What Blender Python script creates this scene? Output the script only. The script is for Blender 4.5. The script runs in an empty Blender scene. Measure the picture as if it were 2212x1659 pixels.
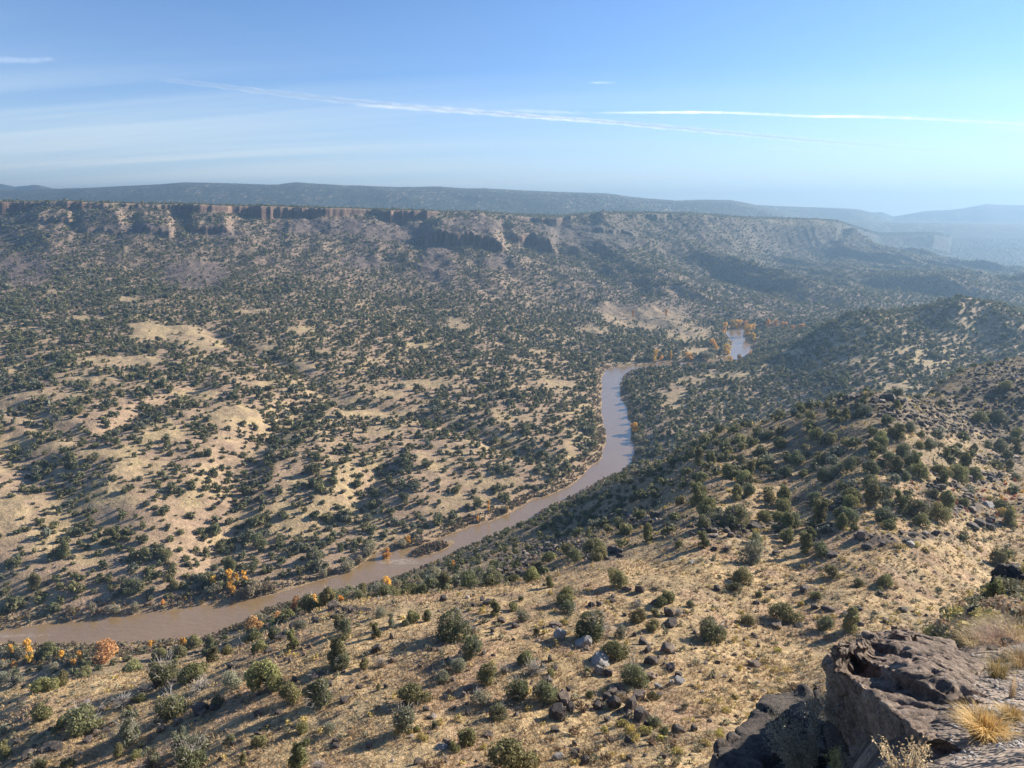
import bpy, math, random
import numpy as np
from mathutils import Vector, Matrix
import time as _t; _T0=_t.time()
R = np.random.RandomState(7)
random.seed(7)
scene = bpy.context.scene
COL = scene.collection

# ------------------------------------------------------------------ camera
PITCH = math.radians(13.2)
FPX = 720.0                      # focal length in pixels of a 1024 px wide picture
ZC = 170.0                       # eye height above the river
cp, sp = math.cos(PITCH), math.sin(PITCH)
cam_d = bpy.data.cameras.new('camera')
cam_d.sensor_width = 36.0
cam_d.lens = FPX / 1024 * 36
cam_d.clip_start = 0.1
cam_d.clip_end = 200000
cam = bpy.data.objects.new('camera', cam_d)
COL.objects.link(cam)
cam.location = (0, 0, ZC)
cam.rotation_euler = (math.radians(90) - PITCH, 0, 0)
scene.camera = cam

SUN_AZ, SUN_EL = math.radians(61), math.radians(22.5)   # to the right of the view, low autumn afternoon

def ray(u, v):
    """direction through a pixel (1024 x 768)"""
    xu = (u - 512.0) / FPX; yu = (384.0 - v) / FPX
    return xu, cp + yu * sp, -sp + yu * cp
def P(u, v, Y):
    x, y, z = ray(u, v)
    k = Y / y
    return (k * x, Y, ZC + k * z)
def PZ(u, v, z):
    x, y, zz = ray(u, v)
    k = (z - ZC) / zz
    return (k * x, k * y, z)
def project(x, y, z):
    d = y * cp - (z - ZC) * sp
    yu = (z - ZC) * cp + y * sp
    return 512 + FPX * x / d, 384 - FPX * yu / d, d

# ------------------------------------------------------------------ noise
_PERM = np.random.RandomState(99).permutation(256).astype(np.int32); _PERM = np.concatenate([_PERM, _PERM])
_GX = np.cos(np.arange(256) * 2 * math.pi / 256).astype(np.float32); _GY = np.sin(np.arange(256) * 2 * math.pi / 256).astype(np.float32)
def gnoise(x, y, seed=0):
    x = np.asarray(x, np.float64) + seed * 7.31; y = np.asarray(y, np.float64) - seed * 3.77
    fxl = np.floor(x); fyl = np.floor(y)
    fx = (x - fxl).astype(np.float32); fy = (y - fyl).astype(np.float32)
    ix = fxl.astype(np.int32) & 255; iy = fyl.astype(np.int32) & 255
    ux = fx * fx * fx * (fx * (fx * 6 - 15) + 10); uy = fy * fy * fy * (fy * (fy * 6 - 15) + 10)
    p0 = _PERM[iy]; p1 = _PERM[(iy + 1) & 255]; ix1 = (ix + 1) & 255
    def g(p, i, dx, dy):
        h = _PERM[p + i]
        return _GX[h] * (fx - dx) + _GY[h] * (fy - dy)
    n0 = g(p0, ix, 0, 0); n0 = n0 + (g(p0, ix1, 1, 0) - n0) * ux
    n1 = g(p1, ix, 0, 1); n1 = n1 + (g(p1, ix1, 1, 1) - n1) * ux
    return (n0 + (n1 - n0) * uy) * 1.5
def fbm(x, y, octv=4, seed=0, gain=0.5):
    s = 0; a = 1.0; f = 1.0; t = 0
    for i in range(octv):
        s = s + a * gnoise(x * f + 17.3 * i, y * f - 9.1 * i, seed + i * 13)
        t += a; a *= gain; f *= 2.03
    return s / t
def ridged(x, y, octv=3, seed=0):
    s = 0; a = 1.0; f = 1.0; t = 0
    for i in range(octv):
        s = s + a * (1 - 2 * np.abs(gnoise(x * f + 5.1 * i, y * f + 3.7 * i, seed + i * 7)))
        t += a; a *= 0.5; f *= 2.1
    return s / t
def sstep(a, b, x):
    t = np.clip((x - a) / (b - a), 0, 1)
    return t * t * (3 - 2 * t)
def smax(a, b, k):
    h = np.clip(0.5 + 0.5 * (a - b) / k, 0, 1)
    return b * (1 - h) + a * h + k * h * (1 - h)
def catmull(pts, n=6):
    pts = [np.array(p, float) for p in pts]
    out = []
    for i in range(len(pts) - 1):
        p0 = pts[max(i - 1, 0)]; p1 = pts[i]; p2 = pts[i + 1]; p3 = pts[min(i + 2, len(pts) - 1)]
        for k in range(n):
            t = k / n
            out.append(0.5 * ((2 * p1) + (-p0 + p2) * t + (2 * p0 - 5 * p1 + 4 * p2 - p3) * t * t + (-p0 + 3 * p1 - 3 * p2 + p3) * t ** 3))
    out.append(pts[-1])
    return np.array(out)
def interp1(xs, ys):
    xs = np.array(xs, float); ys = np.array(ys, float)
    return lambda x: np.interp(x, xs, ys)
class TPS:
    """smooth surface z(a, ln Y) through scattered control points (a = X / Y)"""
    KA = 2.2
    def __init__(self, pts, reg=1e-4):
        pts = np.array(pts, float)
        self.c = np.stack([pts[:, 0] / pts[:, 1] * self.KA, np.log(pts[:, 1])], 1)
        n = len(pts)
        K = self.k(self.c, self.c) + np.eye(n) * reg
        Pm = np.concatenate([np.ones((n, 1)), self.c], 1)
        A = np.block([[K, Pm], [Pm.T, np.zeros((3, 3))]])
        s = np.linalg.solve(A, np.concatenate([pts[:, 2], np.zeros(3)]))
        self.w, self.p = s[:n], s[n:]
    def k(self, p, c):
        d2 = ((p[:, None, :] - c[None]) ** 2).sum(2)
        return 0.5 * d2 * np.log(d2 + 1e-12)
    def __call__(self, a, Y):
        q = np.stack([np.ravel(a) * self.KA, np.log(np.ravel(Y))], 1)
        out = np.empty(len(q))
        for i in range(0, len(q), 20000):
            b = q[i:i + 20000]
            out[i:i + 20000] = self.k(b, self.c) @ self.w + self.p[0] + b @ self.p[1:]
        return out.reshape(np.shape(a))

# ------------------------------------------------------------------ mesh and tagging helpers
def new_mesh(name, V, F, attrs=None, smooth=False):
    """V (n,3), F (m,k) arrays -> mesh; attrs: name -> (n,) float or (n,3) colour on points"""
    me = bpy.data.meshes.new(name)
    V = np.ascontiguousarray(V, np.float32); F = np.ascontiguousarray(F, np.int32)
    me.vertices.add(len(V)); me.vertices.foreach_set('co', V.ravel())
    m, k = F.shape
    me.loops.add(m * k); me.loops.foreach_set('vertex_index', F.ravel())
    me.polygons.add(m); me.polygons.foreach_set('loop_start', np.arange(0, m * k, k, dtype=np.int32))
    me.update(calc_edges=True)
    me.polygons.foreach_set('use_smooth', np.full(m, smooth, bool))
    for n, arr in (attrs or {}).items():
        arr = np.asarray(arr, np.float32)
        if arr.ndim == 1:
            at = me.attributes.new(n, 'FLOAT', 'POINT'); at.data.foreach_set('value', arr)
        else:
            at = me.attributes.new(n, 'FLOAT_COLOR', 'POINT')
            at.data.foreach_set('color', np.concatenate([arr, np.ones((len(arr), 1), np.float32)], 1).ravel())
    return me
def add_obj(name, me, mat=None, parent=None):
    o = bpy.data.objects.new(name, me); COL.objects.link(o)
    if mat is not None and me is not None and len(me.materials) == 0: me.materials.append(mat)
    if parent is not None: o.parent = parent
    return o
def tag(o, label=None, cat=None, group=None, kind=None):
    if label: o['label'] = label
    if cat: o['category'] = cat
    if group: o['group'] = group
    if kind: o['kind'] = kind
    return o
# ================================================================== TERRAIN
# --- river outline (far bank then near bank), unprojected to the water level z = 0
FAR_BANK = [(-60,640),(0,629),(60,624),(153,613),(210,605),(259,597),(324,579),(346,572),(366,562),(378,553),(404,550),(440,538),(470,527),(491,521),(532,502),(569,486),(597,463),(605,447),(607,437),(602,417),(601,394),(604,373),(610,368),(630,366),(657,363),(708,361),(726,357),(731,351),(732,343),(727,331),(745,328.5),(800,327.5)]
NEAR_BANK = [(-60,646),(0,644),(45,643),(93,645),(171,641),(231,629),(278,607),(352,588),(426,572),(463,556),(523,523),(593,484),(625,470),(634,456),(633,446),(631,431),(627,412),(620,392),(624,376),(634,370),(660,367.5),(694,364.5),(730,362),(746,355),(752,349),(746,340),(743,333),(752,331),(800,330)]
far_w = np.array([PZ(u, v, 0)[:2] for u, v in FAR_BANK]); near_w = np.array([PZ(u, v, 0)[:2] for u, v in NEAR_BANK])
far_s = catmull(far_w, 8); near_s = catmull(near_w, 8)
def wob(p, seed, amp):
    i = np.arange(len(p))
    return p + amp * np.stack([fbm(p[:, 0] / 22, p[:, 1] / 22, 3, seed), fbm(p[:, 0] / 22 + 40, p[:, 1] / 22, 3, seed + 1)], 1)
far_s = wob(far_s, 3, 3.0); near_s = wob(near_s, 5, 3.0)
river_poly = np.concatenate([far_s, near_s[::-1]])
def seg_dist(px, py, line):
    d = np.full(px.shape, 1e9)
    for (x0, y0), (x1, y1) in zip(line[:-1], line[1:]):
        vx, vy = x1 - x0, y1 - y0
        L = vx * vx + vy * vy + 1e-9
        t = np.clip(((px - x0) * vx + (py - y0) * vy) / L, 0, 1)
        d = np.minimum(d, (px - x0 - t * vx) ** 2 + (py - y0 - t * vy) ** 2)
    return np.sqrt(d)
def in_poly(px, py, poly):
    c = np.zeros(px.shape, bool)
    n = len(poly)
    for i in range(n):
        x0, y0 = poly[i]; x1, y1 = poly[(i + 1) % n]
        hit = ((y0 > py) != (y1 > py)) & (px < (x1 - x0) * (py - y0) / (y1 - y0 + 1e-12) + x0)
        c ^= hit
    return c
def river_sd(px, py):
    shp = px.shape; px = px.ravel(); py = py.ravel()
    out = np.full(px.shape, 400.0)
    m = (py > 180) & (py < 1500)
    d = np.minimum(seg_dist(px[m], py[m], far_s), seg_dist(px[m], py[m], near_s))
    ins = in_poly(px[m], py[m], river_poly)
    out[m] = np.where(ins, -d, d)
    return out.reshape(shp)

# --- control points (pixel column, pixel row, forward distance)
def pts(*rows): return [P(*r) for r in rows]
def ptz(*rows):                 # (pixel column at a row, distance, height): hidden ground
    out = []
    for a, Y, z in rows: out.append((a * Y, Y, z))
    return out
V_ = []
for u in (-80, 0, 120):          # left bench
    V_ += pts((u,600,287),(u,560,308),(u,500,358),(u,440,440),(u,380,580),(u,330,790),(u,290,1030),(u,262,1230),(u,240,1380),(u,218,1490))
V_ += pts((220,560,330),(220,500,378),(220,440,460),(220,380,600),(220,333,800),(220,290,1060),(220,262,1270),(220,240,1430),(220,220,1560))
V_ += pts((330,545,356),(330,500,395),(330,450,462),(330,400,580),(330,350,750),(330,310,980),(330,280,1200),(330,255,1420),(330,235,1560),(330,221,1640))
V_ += pts((420,525,375),(420,500,400),(420,450,478),(420,400,600),(420,350,800),(420,320,990),(420,290,1220),(420,268,1400),(420,240,1620),(420,224,1720))
V_ += pts((475,500,404),(475,450,485),(475,400,612),(475,350,820),(475,320,1010),(475,290,1240),(475,270,1400),(475,254,1515),(475,245,1640),(475,222,1800))
V_ += pts((540,480,430),(540,450,490),(540,400,622),(540,350,850),(540,320,1070),(540,295,1290),(540,275,1500),(540,258,1660),(540,235,1850))
V_ += pts((590,440,517),(595,400,640),(600,350,890),(600,320,1140),(600,295,1380),(600,275,1580),(600,255,1770),(600,235,1930),(600,218,2030))
V_ += pts((660,345,930),(665,320,1170),(670,300,1360),(680,285,1530),(690,268,1760),(690,250,1960),(690,232,2120),(690,219,2220))
V_ += pts((760,300,1420),(760,285,1640),(760,268,1920),(760,252,2200),(770,249,2330),(815,249,2420),(760,225,2450))
V_ += pts((640,420,568),(660,400,640),(690,380,730),(700,430,536),(730,400,630),(740,375,730))
V_ += pts((800,400,590),(800,370,705),(800,345,850),(800,326,1060),(800,310,1260),(810,295,1520),(820,280,1760),(830,268,2040))
V_ += pts((850,370,640),(850,345,720),(850,317,800)) + ptz((.47,930,28),(.47,1100,12))
V_ += pts((862,312,835),(888,314,830),(908,317,830),(934,314,830),(950,314,832),(967,315,835),(990,315,832),(1024,318,830),(1060,328,825))
V_ += pts((930,325,770),(1000,328,770),(967,312,790))
V_ += pts((832,324,815),(815,333,835))
V_ += pts((900,345,700),(900,370,630),(967,345,735),(967,320,790),(967,370,660),(1024,345,720),(1024,370,640))
V_ += ptz((.62,960,38),(.62,1100,15),(.75,960,45),(.75,1100,18),(.62,560,30),(.75,560,32))
V_ += pts((900,300,1440),(970,294,1520),(1024,297,1450),(900,285,1720),(960,284,1780),(1024,290,1620))
V_ += pts((848,256,2360),(876,254,2450),(902,261,2380),(943,276,2200),(990,286,2050),(1024,293,1950))   # dark hummock crest
V_ += ptz((.50,2750,10),(.58,2650,-5),(.66,2500,-20),(.74,2300,-15),(.85,2200,-10))
V_ += pts((848,234,2650),(858,242,2640),(872,252,2640),(884,256,2760))                                      # nose of the near mesa
V_ += pts((900,262,3000),(886,250,3300),(930,252,3450),(950,256,3500),(965,266,3450),(985,275,3350),(1024,290,3100))
V_ += ptz((.60,4300,-60),(.75,4300,-70),(.9,4300,-70),(.45,3300,40),(.6,5200,-30),(.8,5200,-30))
V_ += ptz((-.8,100,0),(-.4,100,0),(0,100,0),(.4,100,10),(.8,100,20),(-.5,200,0),(0,200,0),(.4,300,12),(.8,350,25),(.1,330,4),(.2,430,8))
V_ += ptz((-.9,1700,190),(-.3,1900,190),(0,2200,180),(.2,2700,170),(.4,3200,140))
tpsV = TPS(V_)
N_ = []
N_ += pts((0,768,62),(0,740,68),(0,710,76),(0,695,82)) + ptz((-.78,112,82),(-.75,150,48),(-.72,200,18),(-.7,250,3),(-.8,300,-30))
N_ += pts((95,768,58),(95,720,69),(95,682,80)) + ptz((-.62,112,86),(-.6,160,48),(-.58,205,20),(-.55,255,3))
N_ += pts((190,768,54),(190,720,63),(190,690,71),(190,664,80)) + ptz((-.48,112,90),(-.47,160,56),(-.46,210,24),(-.45,250,8))
N_ += pts((300,768,49),(300,720,58),(300,680,66),(300,650,75),(300,628,84),(300,620,118),(300,612,180),(300,604,275))
N_ += pts((400,768,46),(400,700,59),(400,650,71),(400,606,86),(400,597,130),(400,588,200),(400,579,300))
N_ += pts((512,768,45),(512,740,50),(512,700,57),(512,660,66),(512,630,76),(512,604,86),(512,580,130),(512,560,190),(512,545,260),(512,532,350))
N_ += pts((600,768,44),(600,740,49),(600,700,57),(600,660,66),(600,620,78),(600,590,89),(600,570,100),(600,555,115),(600,540,145),(600,525,190),(600,510,260),(600,496,340))
N_ += pts((650,560,106),(650,530,135),(650,505,175),(650,485,240),(645,470,350))
N_ += pts((700,768,42),(700,740,47),(700,700,56),(700,660,66),(700,620,78),(700,580,92),(700,540,112),(700,510,135),(700,480,170),(700,455,220),(700,441,265)) + ptz((.26,310,58),(.26,370,24),(.25,440,4))
N_ += pts((790,700,58),(790,660,68),(790,620,81),(790,580,97),(790,540,119),(790,500,147),(790,450,190),(787,414,238)) + ptz((.39,300,70),(.385,370,34),(.38,450,5))
N_ += pts((856,680,61),(856,640,72),(856,590,90),(856,550,105),(856,510,125),(856,470,150),(856,430,185),(856,396,232)) + ptz((.47,300,75),(.46,370,40))
N_ += pts((912,394,236),(912,430,188),(912,480,144),(912,530,116),(926,402,265)) + ptz((.56,320,76),(.56,400,45))
N_ += pts((945,393,276),(972,379,289),(998,371,299),(1024,364,307),(1060,352,318),(960,408,261),(985,428,249),(1010,440,243),(1040,448,238))
N_ += pts((1000,462,214),(1000,500,165),(1000,540,131),(1000,580,106),(1060,500,168),(1060,580,106))
N_ += ptz((.62,345,90),(.68,390,75),(.68,430,60),(.68,520,30),(.85,430,70),(.85,540,30))
for a in (-.9,-.5,-.2,.1,.4,.7,.9): N_ += ptz((a,20,ZC-20.5),(a,8,ZC-10),(a,3,ZC-6.5),(a,620,-60),(a,1200,-120))
for a in (-.8,-.5,-.25,0,.15): N_ += ptz((a,430,-45))
tpsN = TPS(N_)
L_ = []
for u, v, Y in ((1024,768,2.9),(975,768,3.2),(1010,735,3.75),(1010,690,5.0),(1000,670,6.2),(1020,650,7.8),(985,640,9.3),(1015,622,11.3),(975,612,14.2),(1020,606,14.5),(1020,585,19),(985,600,17.5),(1100,740,3.6),(1100,690,5.0),(1100,640,9),(1150,600,16)):
    L_.append(P(u, v, Y))
L_ += ptz((.62,5,ZC-3.9),(.50,5.2,ZC-5.2),(.42,5.5,ZC-6.6),(.3,6,ZC-8.2),(.2,7,ZC-10),(0,8,ZC-11),(.5,7,ZC-5.9),(.55,9,ZC-7.2),(.5,12,ZC-11),(.42,9,ZC-8.6),(.4,12,ZC-13),(.3,10,ZC-13),
          (.62,13,ZC-9.5),(.62,20,ZC-14),(.8,24,ZC-13.5),(.7,26,ZC-18),(.8,36,ZC-25),(.6,30,ZC-22),(.4,20,ZC-21),(.2,20,ZC-26),(0,20,ZC-28),(.2,3,ZC-5.5),(0,3,ZC-6),(.6,2.4,ZC-2.5),(.9,2.4,ZC-2.2),(.4,3,ZC-3.6))
tpsL = TPS(L_)

# --- distant hills: (silhouette, distance of the crest, distance of the foot, foot row)
hillA = dict(s=[(-120,191),(0,191),(30,190),(60,189.5),(100,188),(153,185),(185,183),(225,184),(278,185),(296,183),(343,186),(398,187.5),(440,187),(468,189),(509,190),(556,192),(602,194),(648,199),(676,201),(704,200),(731,200.5),(750,204),(780,211),(820,224),(900,240)], Y=5200, foot=3300)
hillB = dict(s=[(600,206),(700,207),(759,205.5),(787,206.5),(833,208),(856,209),(870,212),(884,218),(905,228),(950,240)], Y=6300, foot=4700)
hillC = dict(s=[(-80,186),(0,184),(15,187),(35,185),(48,187.5),(62,192),(90,198),(300,205),(700,214),(850,216),(872,212.5),(882,212),(893,216.5),(900,215.5),(926,211),(949,210),(965,208),(986,204),(1005,205),(1024,205),(1100,202)], Y=7500, foot=6000)
hillD = dict(s=[(600,230),(760,226),(838,220.5),(860,221.5),(880,223),(950,224),(1024,225),(1150,226)], Y=5100, foot=3900)
for h in (hillA, hillB, hillC, hillD):
    aa = [P(u, v, 1000)[0] / 1000 for u, v in h['s']]
    h['z'] = interp1(aa, [P(u, v, h['Y'])[2] for u, v in h['s']])

# --- gullies cut into the far bench (pixel polylines), depth
GULLIES = [([(305,400),(285,420),(258,440),(237,470),(232,500),(240,530),(244,556),(262,572)], 6, 16),
           ([(0,440),(28,462),(60,490),(90,520),(115,555),(125,590)], 6, 18),
           ([(210,330),(240,345),(300,372),(330,395),(400,410),(455,425),(500,445),(540,455),(575,470)], 5, 14),
           ([(200,385),(150,405),(110,430)], 5, 10), ([(380,470),(360,500),(345,525)], 6, 10),
           ([(520,330),(545,345),(590,352)], 5, 14), ([(0,405),(40,418),(80,440)], 4, 9)]

# --- rim of the far mesa: distance as a function of a, and the plateau behind it
rim_u = [-80,0,75,175,300,420,430,450,500,530,560,600,690,747,816,838,858,880,905,935,950,962,1024,1100]
rim_Y = [1500,1500,1520,1570,1650,1740,1760,1830,1900,1960,1990,2060,2240,2380,2480,2560,3050,3500,3600,3620,3900,9000,9000,9000]
rim_v = [200,200,201,203,206,210.5,210.5,211.5,213,216,216.5,212.5,213.3,218.5,219.2,221,228.5,236,235,234.5,238,235,235,235]
rim_a = [P(u, v, 1000)[0] / 1000 for u, v in zip(rim_u, rim_v)]
rimY = interp1(rim_a, rim_Y)
rimZ = interp1(rim_a, [P(u, v, Y)[2] for u, v, Y in zip(rim_u, rim_v, rim_Y)])

# --- the fan grid
a_ax = np.concatenate([np.linspace(-1.0, -0.80, 40)[:-1], np.linspace(-0.80, 0.86, 1400), np.linspace(0.86, 1.05, 40)[1:]])
def ax(a, b, n): return np.exp(np.linspace(math.log(a), math.log(b), n, endpoint=False))
Y_ax = np.concatenate([ax(2.2, 30, 170), ax(30, 120, 230), ax(120, 300, 150), ax(300, 900, 260), ax(900, 1400, 130), np.linspace(1400, 2700, 300, endpoint=False), ax(2700, 5400, 160), ax(5400, 8200, 61)])
NA, NY = len(a_ax), len(Y_ax)
AA, YY = np.meshgrid(a_ax, Y_ax)           # rows: Y
XX = AA * YY
lnY_ax = np.log(Y_ax)
def coarse(tps, y0, y1, ny=150, na=130):
    ca = np.linspace(a_ax[0], a_ax[-1], na); cy = np.linspace(math.log(y0), math.log(y1), ny)
    A_, L = np.meshgrid(ca, cy)
    Z = tps(A_, np.exp(L))
    fa = np.clip((a_ax - ca[0]) / (ca[1] - ca[0]), 0, na - 1.001); fy = np.clip((lnY_ax - cy[0]) / (cy[1] - cy[0]), 0, ny - 1.001)
    # cubic upsampling
    def cub(Z, f, axis):
        i = np.floor(f).astype(int); t = f - i
        n = Z.shape[axis]
        idx = [np.clip(i + k, 0, n - 1) for k in (-1, 0, 1, 2)]
        sh = [1, 1]; sh[axis] = len(f); t = t.reshape(sh)
        p = [np.take(Z, j, axis) for j in idx]
        return 0.5 * (2 * p[1] + (p[2] - p[0]) * t + (2 * p[0] - 5 * p[1] + 4 * p[2] - p[3]) * t * t + (-p[0] + 3 * p[1] - 3 * p[2] + p[3]) * t ** 3)
    return cub(cub(Z, fy, 0), fa, 1)
ZV = coarse(tpsV, 90, 6000)
ZN = coarse(tpsN, 2.2, 1200)
ZL = coarse(tpsL, 2.2, 40)

_gx = np.arange(-480, 600, 2.5); _gy = np.arange(190, 1460, 2.5)
_GXX, _GYY = np.meshgrid(_gx, _gy)
_SDG = river_sd(_GXX, _GYY)
# the gravel bar in the river
_ic = np.array(PZ(431, 549, 0)[:2]); _ia = np.array(PZ(455, 540.5, 0)[:2]) - np.array(PZ(407, 557, 0)[:2]); _il = np.linalg.norm(_ia) / 2; _ia /= np.linalg.norm(_ia)
_dx, _dy = _GXX - _ic[0], _GYY - _ic[1]
_du = _dx * _ia[0] + _dy * _ia[1]; _dv = -_dx * _ia[1] + _dy * _ia[0]
BAR_D = 1 - np.sqrt((_du / _il) ** 2 + (_dv / 5.2) ** 2)
_SDG = np.where(_SDG < 0, np.maximum(_SDG, BAR_D * 5.5), _SDG)
def sd_at(x, y):
    fx = np.clip((x - _gx[0]) / 2.5, 0, len(_gx) - 1.001); fy = np.clip((y - _gy[0]) / 2.5, 0, len(_gy) - 1.001)
    i = fy.astype(int); j = fx.astype(int); ty = fy - i; tx = fx - j
    d = (_SDG[i, j] * (1 - tx) + _SDG[i, j + 1] * tx) * (1 - ty) + (_SDG[i + 1, j] * (1 - tx) + _SDG[i + 1, j + 1] * tx) * ty
    return np.where((y > 1440) | (y < 195), 400.0, d)
SD = sd_at(XX, YY)
i23 = int(np.searchsorted(Y_ax, 170)); i70 = int(np.searchsorted(Y_ax, 700)); i38 = int(np.searchsorted(Y_ax, 38)); i30k = int(np.searchsorted(Y_ax, 3200))
# valley relief: gullies running down to the river, hummocks, talus ribs
sl = slice(i23, None); X_, Yy_ = XX[sl], YY[sl]
far = sstep(900, 1500, Yy_)
relief = fbm(X_ / 120, Yy_ / 120, 4, 21) * (5 + 5 * far) + ridged(X_ / 150 + Yy_ / 500, Yy_ / 420 - X_ / 900, 3, 31) * (2.5 + 8 * far) * sstep(300, 420, Yy_) \
       + fbm(X_ / 28, Yy_ / 28, 3, 41) * (1.5 + 1.6 * far) + fbm(X_ / 8, Yy_ / 8, 2, 44) * (.35 + .5 * far)
hillmask = sstep(.40, .48, AA[sl]) * sstep(560, 640, Yy_) * (1 - sstep(1000, 1200, Yy_))
spur = ridged((X_ + .35 * Yy_) / 330, (Yy_ - .3 * X_) / 900, 3, 37) * 34 * sstep(1200, 1550, Yy_) * (1 - sstep(2900, 3500, Yy_)) * sstep(-.25, .0, AA[sl]) * sstep(20, 380, rimY(AA[sl]) - Yy_)
_pk = P(967, 313, 835)
ZV[sl] += 20 * np.clip(1 - np.hypot(X_ - _pk[0], (Yy_ - _pk[1]) * .8) / 92, 0, 1) ** 1.15
ZV[sl] += (relief * (1 - .8 * hillmask) + spur) * sstep(4, 90, SD[sl])
for line, dep, wid in GULLIES:
    w = catmull([P(u, v, 1)[:2] for u, v in line], 1)
    # place on the undisturbed valley surface
    q = []
    for u, v in line:
        x, y, z = ray(u, v)
        Ys = Y_ax[(Y_ax > 240) & (Y_ax < 1500)]; k = Ys / y
        j = np.clip(np.searchsorted(a_ax, x / y), 0, NA - 1)
        zz = ZV[(Y_ax > 240) & (Y_ax < 1500), j]
        hit = np.argmax(ZC + k * z < zz)
        q.append((x / y * Ys[hit], Ys[hit]))
    q = catmull(q, 6); q = q + 5 * np.stack([gnoise(q[:, 0] / 25, q[:, 1] / 25, 77), gnoise(q[:, 0] / 25, q[:, 1] / 25, 78)], 1)
    m = (YY > q[:, 1].min() - 60) & (YY < q[:, 1].max() + 60) & (XX > q[:, 0].min() - 60) & (XX < q[:, 0].max() + 60)
    d = seg_dist(XX[m], YY[m], q)
    ZV[m] -= dep * np.exp(-(d / wid) ** 2) * sstep(0, 40, SD[m])
# lower cliff band under the rim, and the great amphitheatre cliff
def cliff_step(u0, u1, Yc, h, seed, w=7, back=260, amp=22):
    a0, a1 = P(u0, 240, 1)[0], P(u1, 240, 1)[0]
    m = sstep(a0, a0 + .25 * (a1 - a0), AA) * (1 - sstep(a1 - .2 * (a1 - a0), a1, AA))
    Yl = Yc + amp * fbm(XX / 45, YY * 0 + seed, 3, seed) + 7 * gnoise(XX / 9, YY * 0 + seed, seed + 1)
    return h * m * sstep(-w, w, YY - Yl) * (1 - sstep(back * .15, back, YY - Yl))
ZV = ZV + cliff_step(186, 236, 1440, 15, 51, w=5) + cliff_step(75, 130, 1400, 8, 53, w=5, amp=14) + cliff_step(136, 178, 1390, 10, 55, w=5, amp=24) + cliff_step(30, 80, 1445, 9, 57, w=5, amp=15) \
        + cliff_step(418, 512, 1540, 27, 61, w=5, back=420, amp=34) + cliff_step(500, 560, 1690, 20, 63, w=8, back=300, amp=50) + cliff_step(590, 640, 1900, 8, 65, amp=40)
# the rim
rY = rimY(AA); rZ = rimZ(AA)
rimnoise = 32 * fbm(XX / 190, YY * 0 + 3.3, 3, 71) + 26 * gnoise(XX / 60, YY * 0 + 1.7, 73) + 22 * (np.abs(gnoise(XX / 31, YY * 0 + 7.7, 74)) * 2 - .7) * np.clip(.45 + gnoise(XX / 140, YY * 0 + 5, 76), 0, 1.3) + 6 * gnoise(XX / 8, YY * 0 + 2.2, 75)
rimnoise = rimnoise * (1 - .8 * sstep(.22, .34, AA))
sdr = YY - rY - rimnoise
plateau = rZ + (YY - rY) * 0.012 * sstep(1200, 500, YY - rY) * (1 - sstep(.30, .45, AA)) + fbm(XX / 160, YY / 160, 3, 81) * 5 - 3 \
        - sstep(300, 1500, sdr) * 14
cl_w = 5 + 9 * sstep(.0, .2, AA) + 75 * sstep(.22, .38, AA)
ck = sstep(-cl_w, cl_w, sdr)
ZV = np.where(YY > 1150, ZV * (1 - ck) + plateau * ck, ZV)
for h, sd_, amp in ((hillA, 91, 34), (hillB, 95, 40), (hillC, 97, 30), (hillD, 99, 8)):
    zt = h['z'](AA); t = (YY - h['foot']) / (h['Y'] - h['foot'])
    prof = np.where(t < 1, sstep(0, 1, t), 1 - .9 * sstep(1, 2.2, t))
    fold = ridged(XX / 900, YY / 1600, 4, sd_) * amp * np.clip(1 - np.abs(t - .5) * 2, 0, 1) + fbm(XX / 300, YY / 300, 3, sd_ + 2) * 10 * np.clip(1 - np.abs(t - .5) * 1.9, 0, 1)
    base = -60 + 200 * (1 - sstep(.2, .5, AA)) * (h is not hillD)
    if h is hillD: prof = np.where(t < 1, sstep(0, 1, t) ** 1.5, 1); fold = fold * sstep(.45, .5, AA)
    hz = base + (zt - base) * prof + fold
    hz = np.where((t > 0) & (t < 2.6) & ((h is not hillD) | (AA > .34)), hz, -300)
    ZV = np.where(YY > h['foot'], np.maximum(ZV, hz), ZV)
# river bed and banks
bank = np.clip(SD * .22, -2, 2.2) + 2.5 * sstep(8, 40, SD)
ZVr = bank * (1 - sstep(3, 32, SD)) + np.maximum(ZV, 1.5) * sstep(3, 32, SD)
ZV = np.where((YY > 180) & (YY < 1500), ZVr, np.where(YY <= 180, np.minimum(ZV, 6), ZV))
# near hill
def on_rows(i0, i1, fn):
    o = np.zeros_like(XX); o[i0:i1] = fn(XX[i0:i1], YY[i0:i1]); return o
nrel = on_rows(0, i70, lambda x, y: fbm(x / 40, y / 40, 4, 101) * 3.2 * sstep(50, 120, y) + fbm(x / 9, y / 9, 4, 103) * .55 * sstep(15, 60, y) + fbm(x / 2.2, y / 2.2, 2, 105) * .16)
ZNr = np.where(YY < 700, ZN + nrel * np.clip(SD / 60, 0, 1), -200)
ZLr = np.where(YY < 38, ZL + on_rows(0, i38, lambda x, y: fbm(x / 1.3, y / 1.3, 4, 111) * .12 + fbm(x / .3, y / .3, 2, 113) * .02), -300)
isN = ZNr > ZV
ZZ = np.where(YY < 700, smax(ZNr, ZV, 3.0), ZV)
ZZ = np.where(SD < 2, ZV, ZZ)
isL = (ZLr > ZZ) & (YY < 38)
ZZ = np.where(YY < 38, smax(ZLr, ZZ, .25), ZZ)

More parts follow.
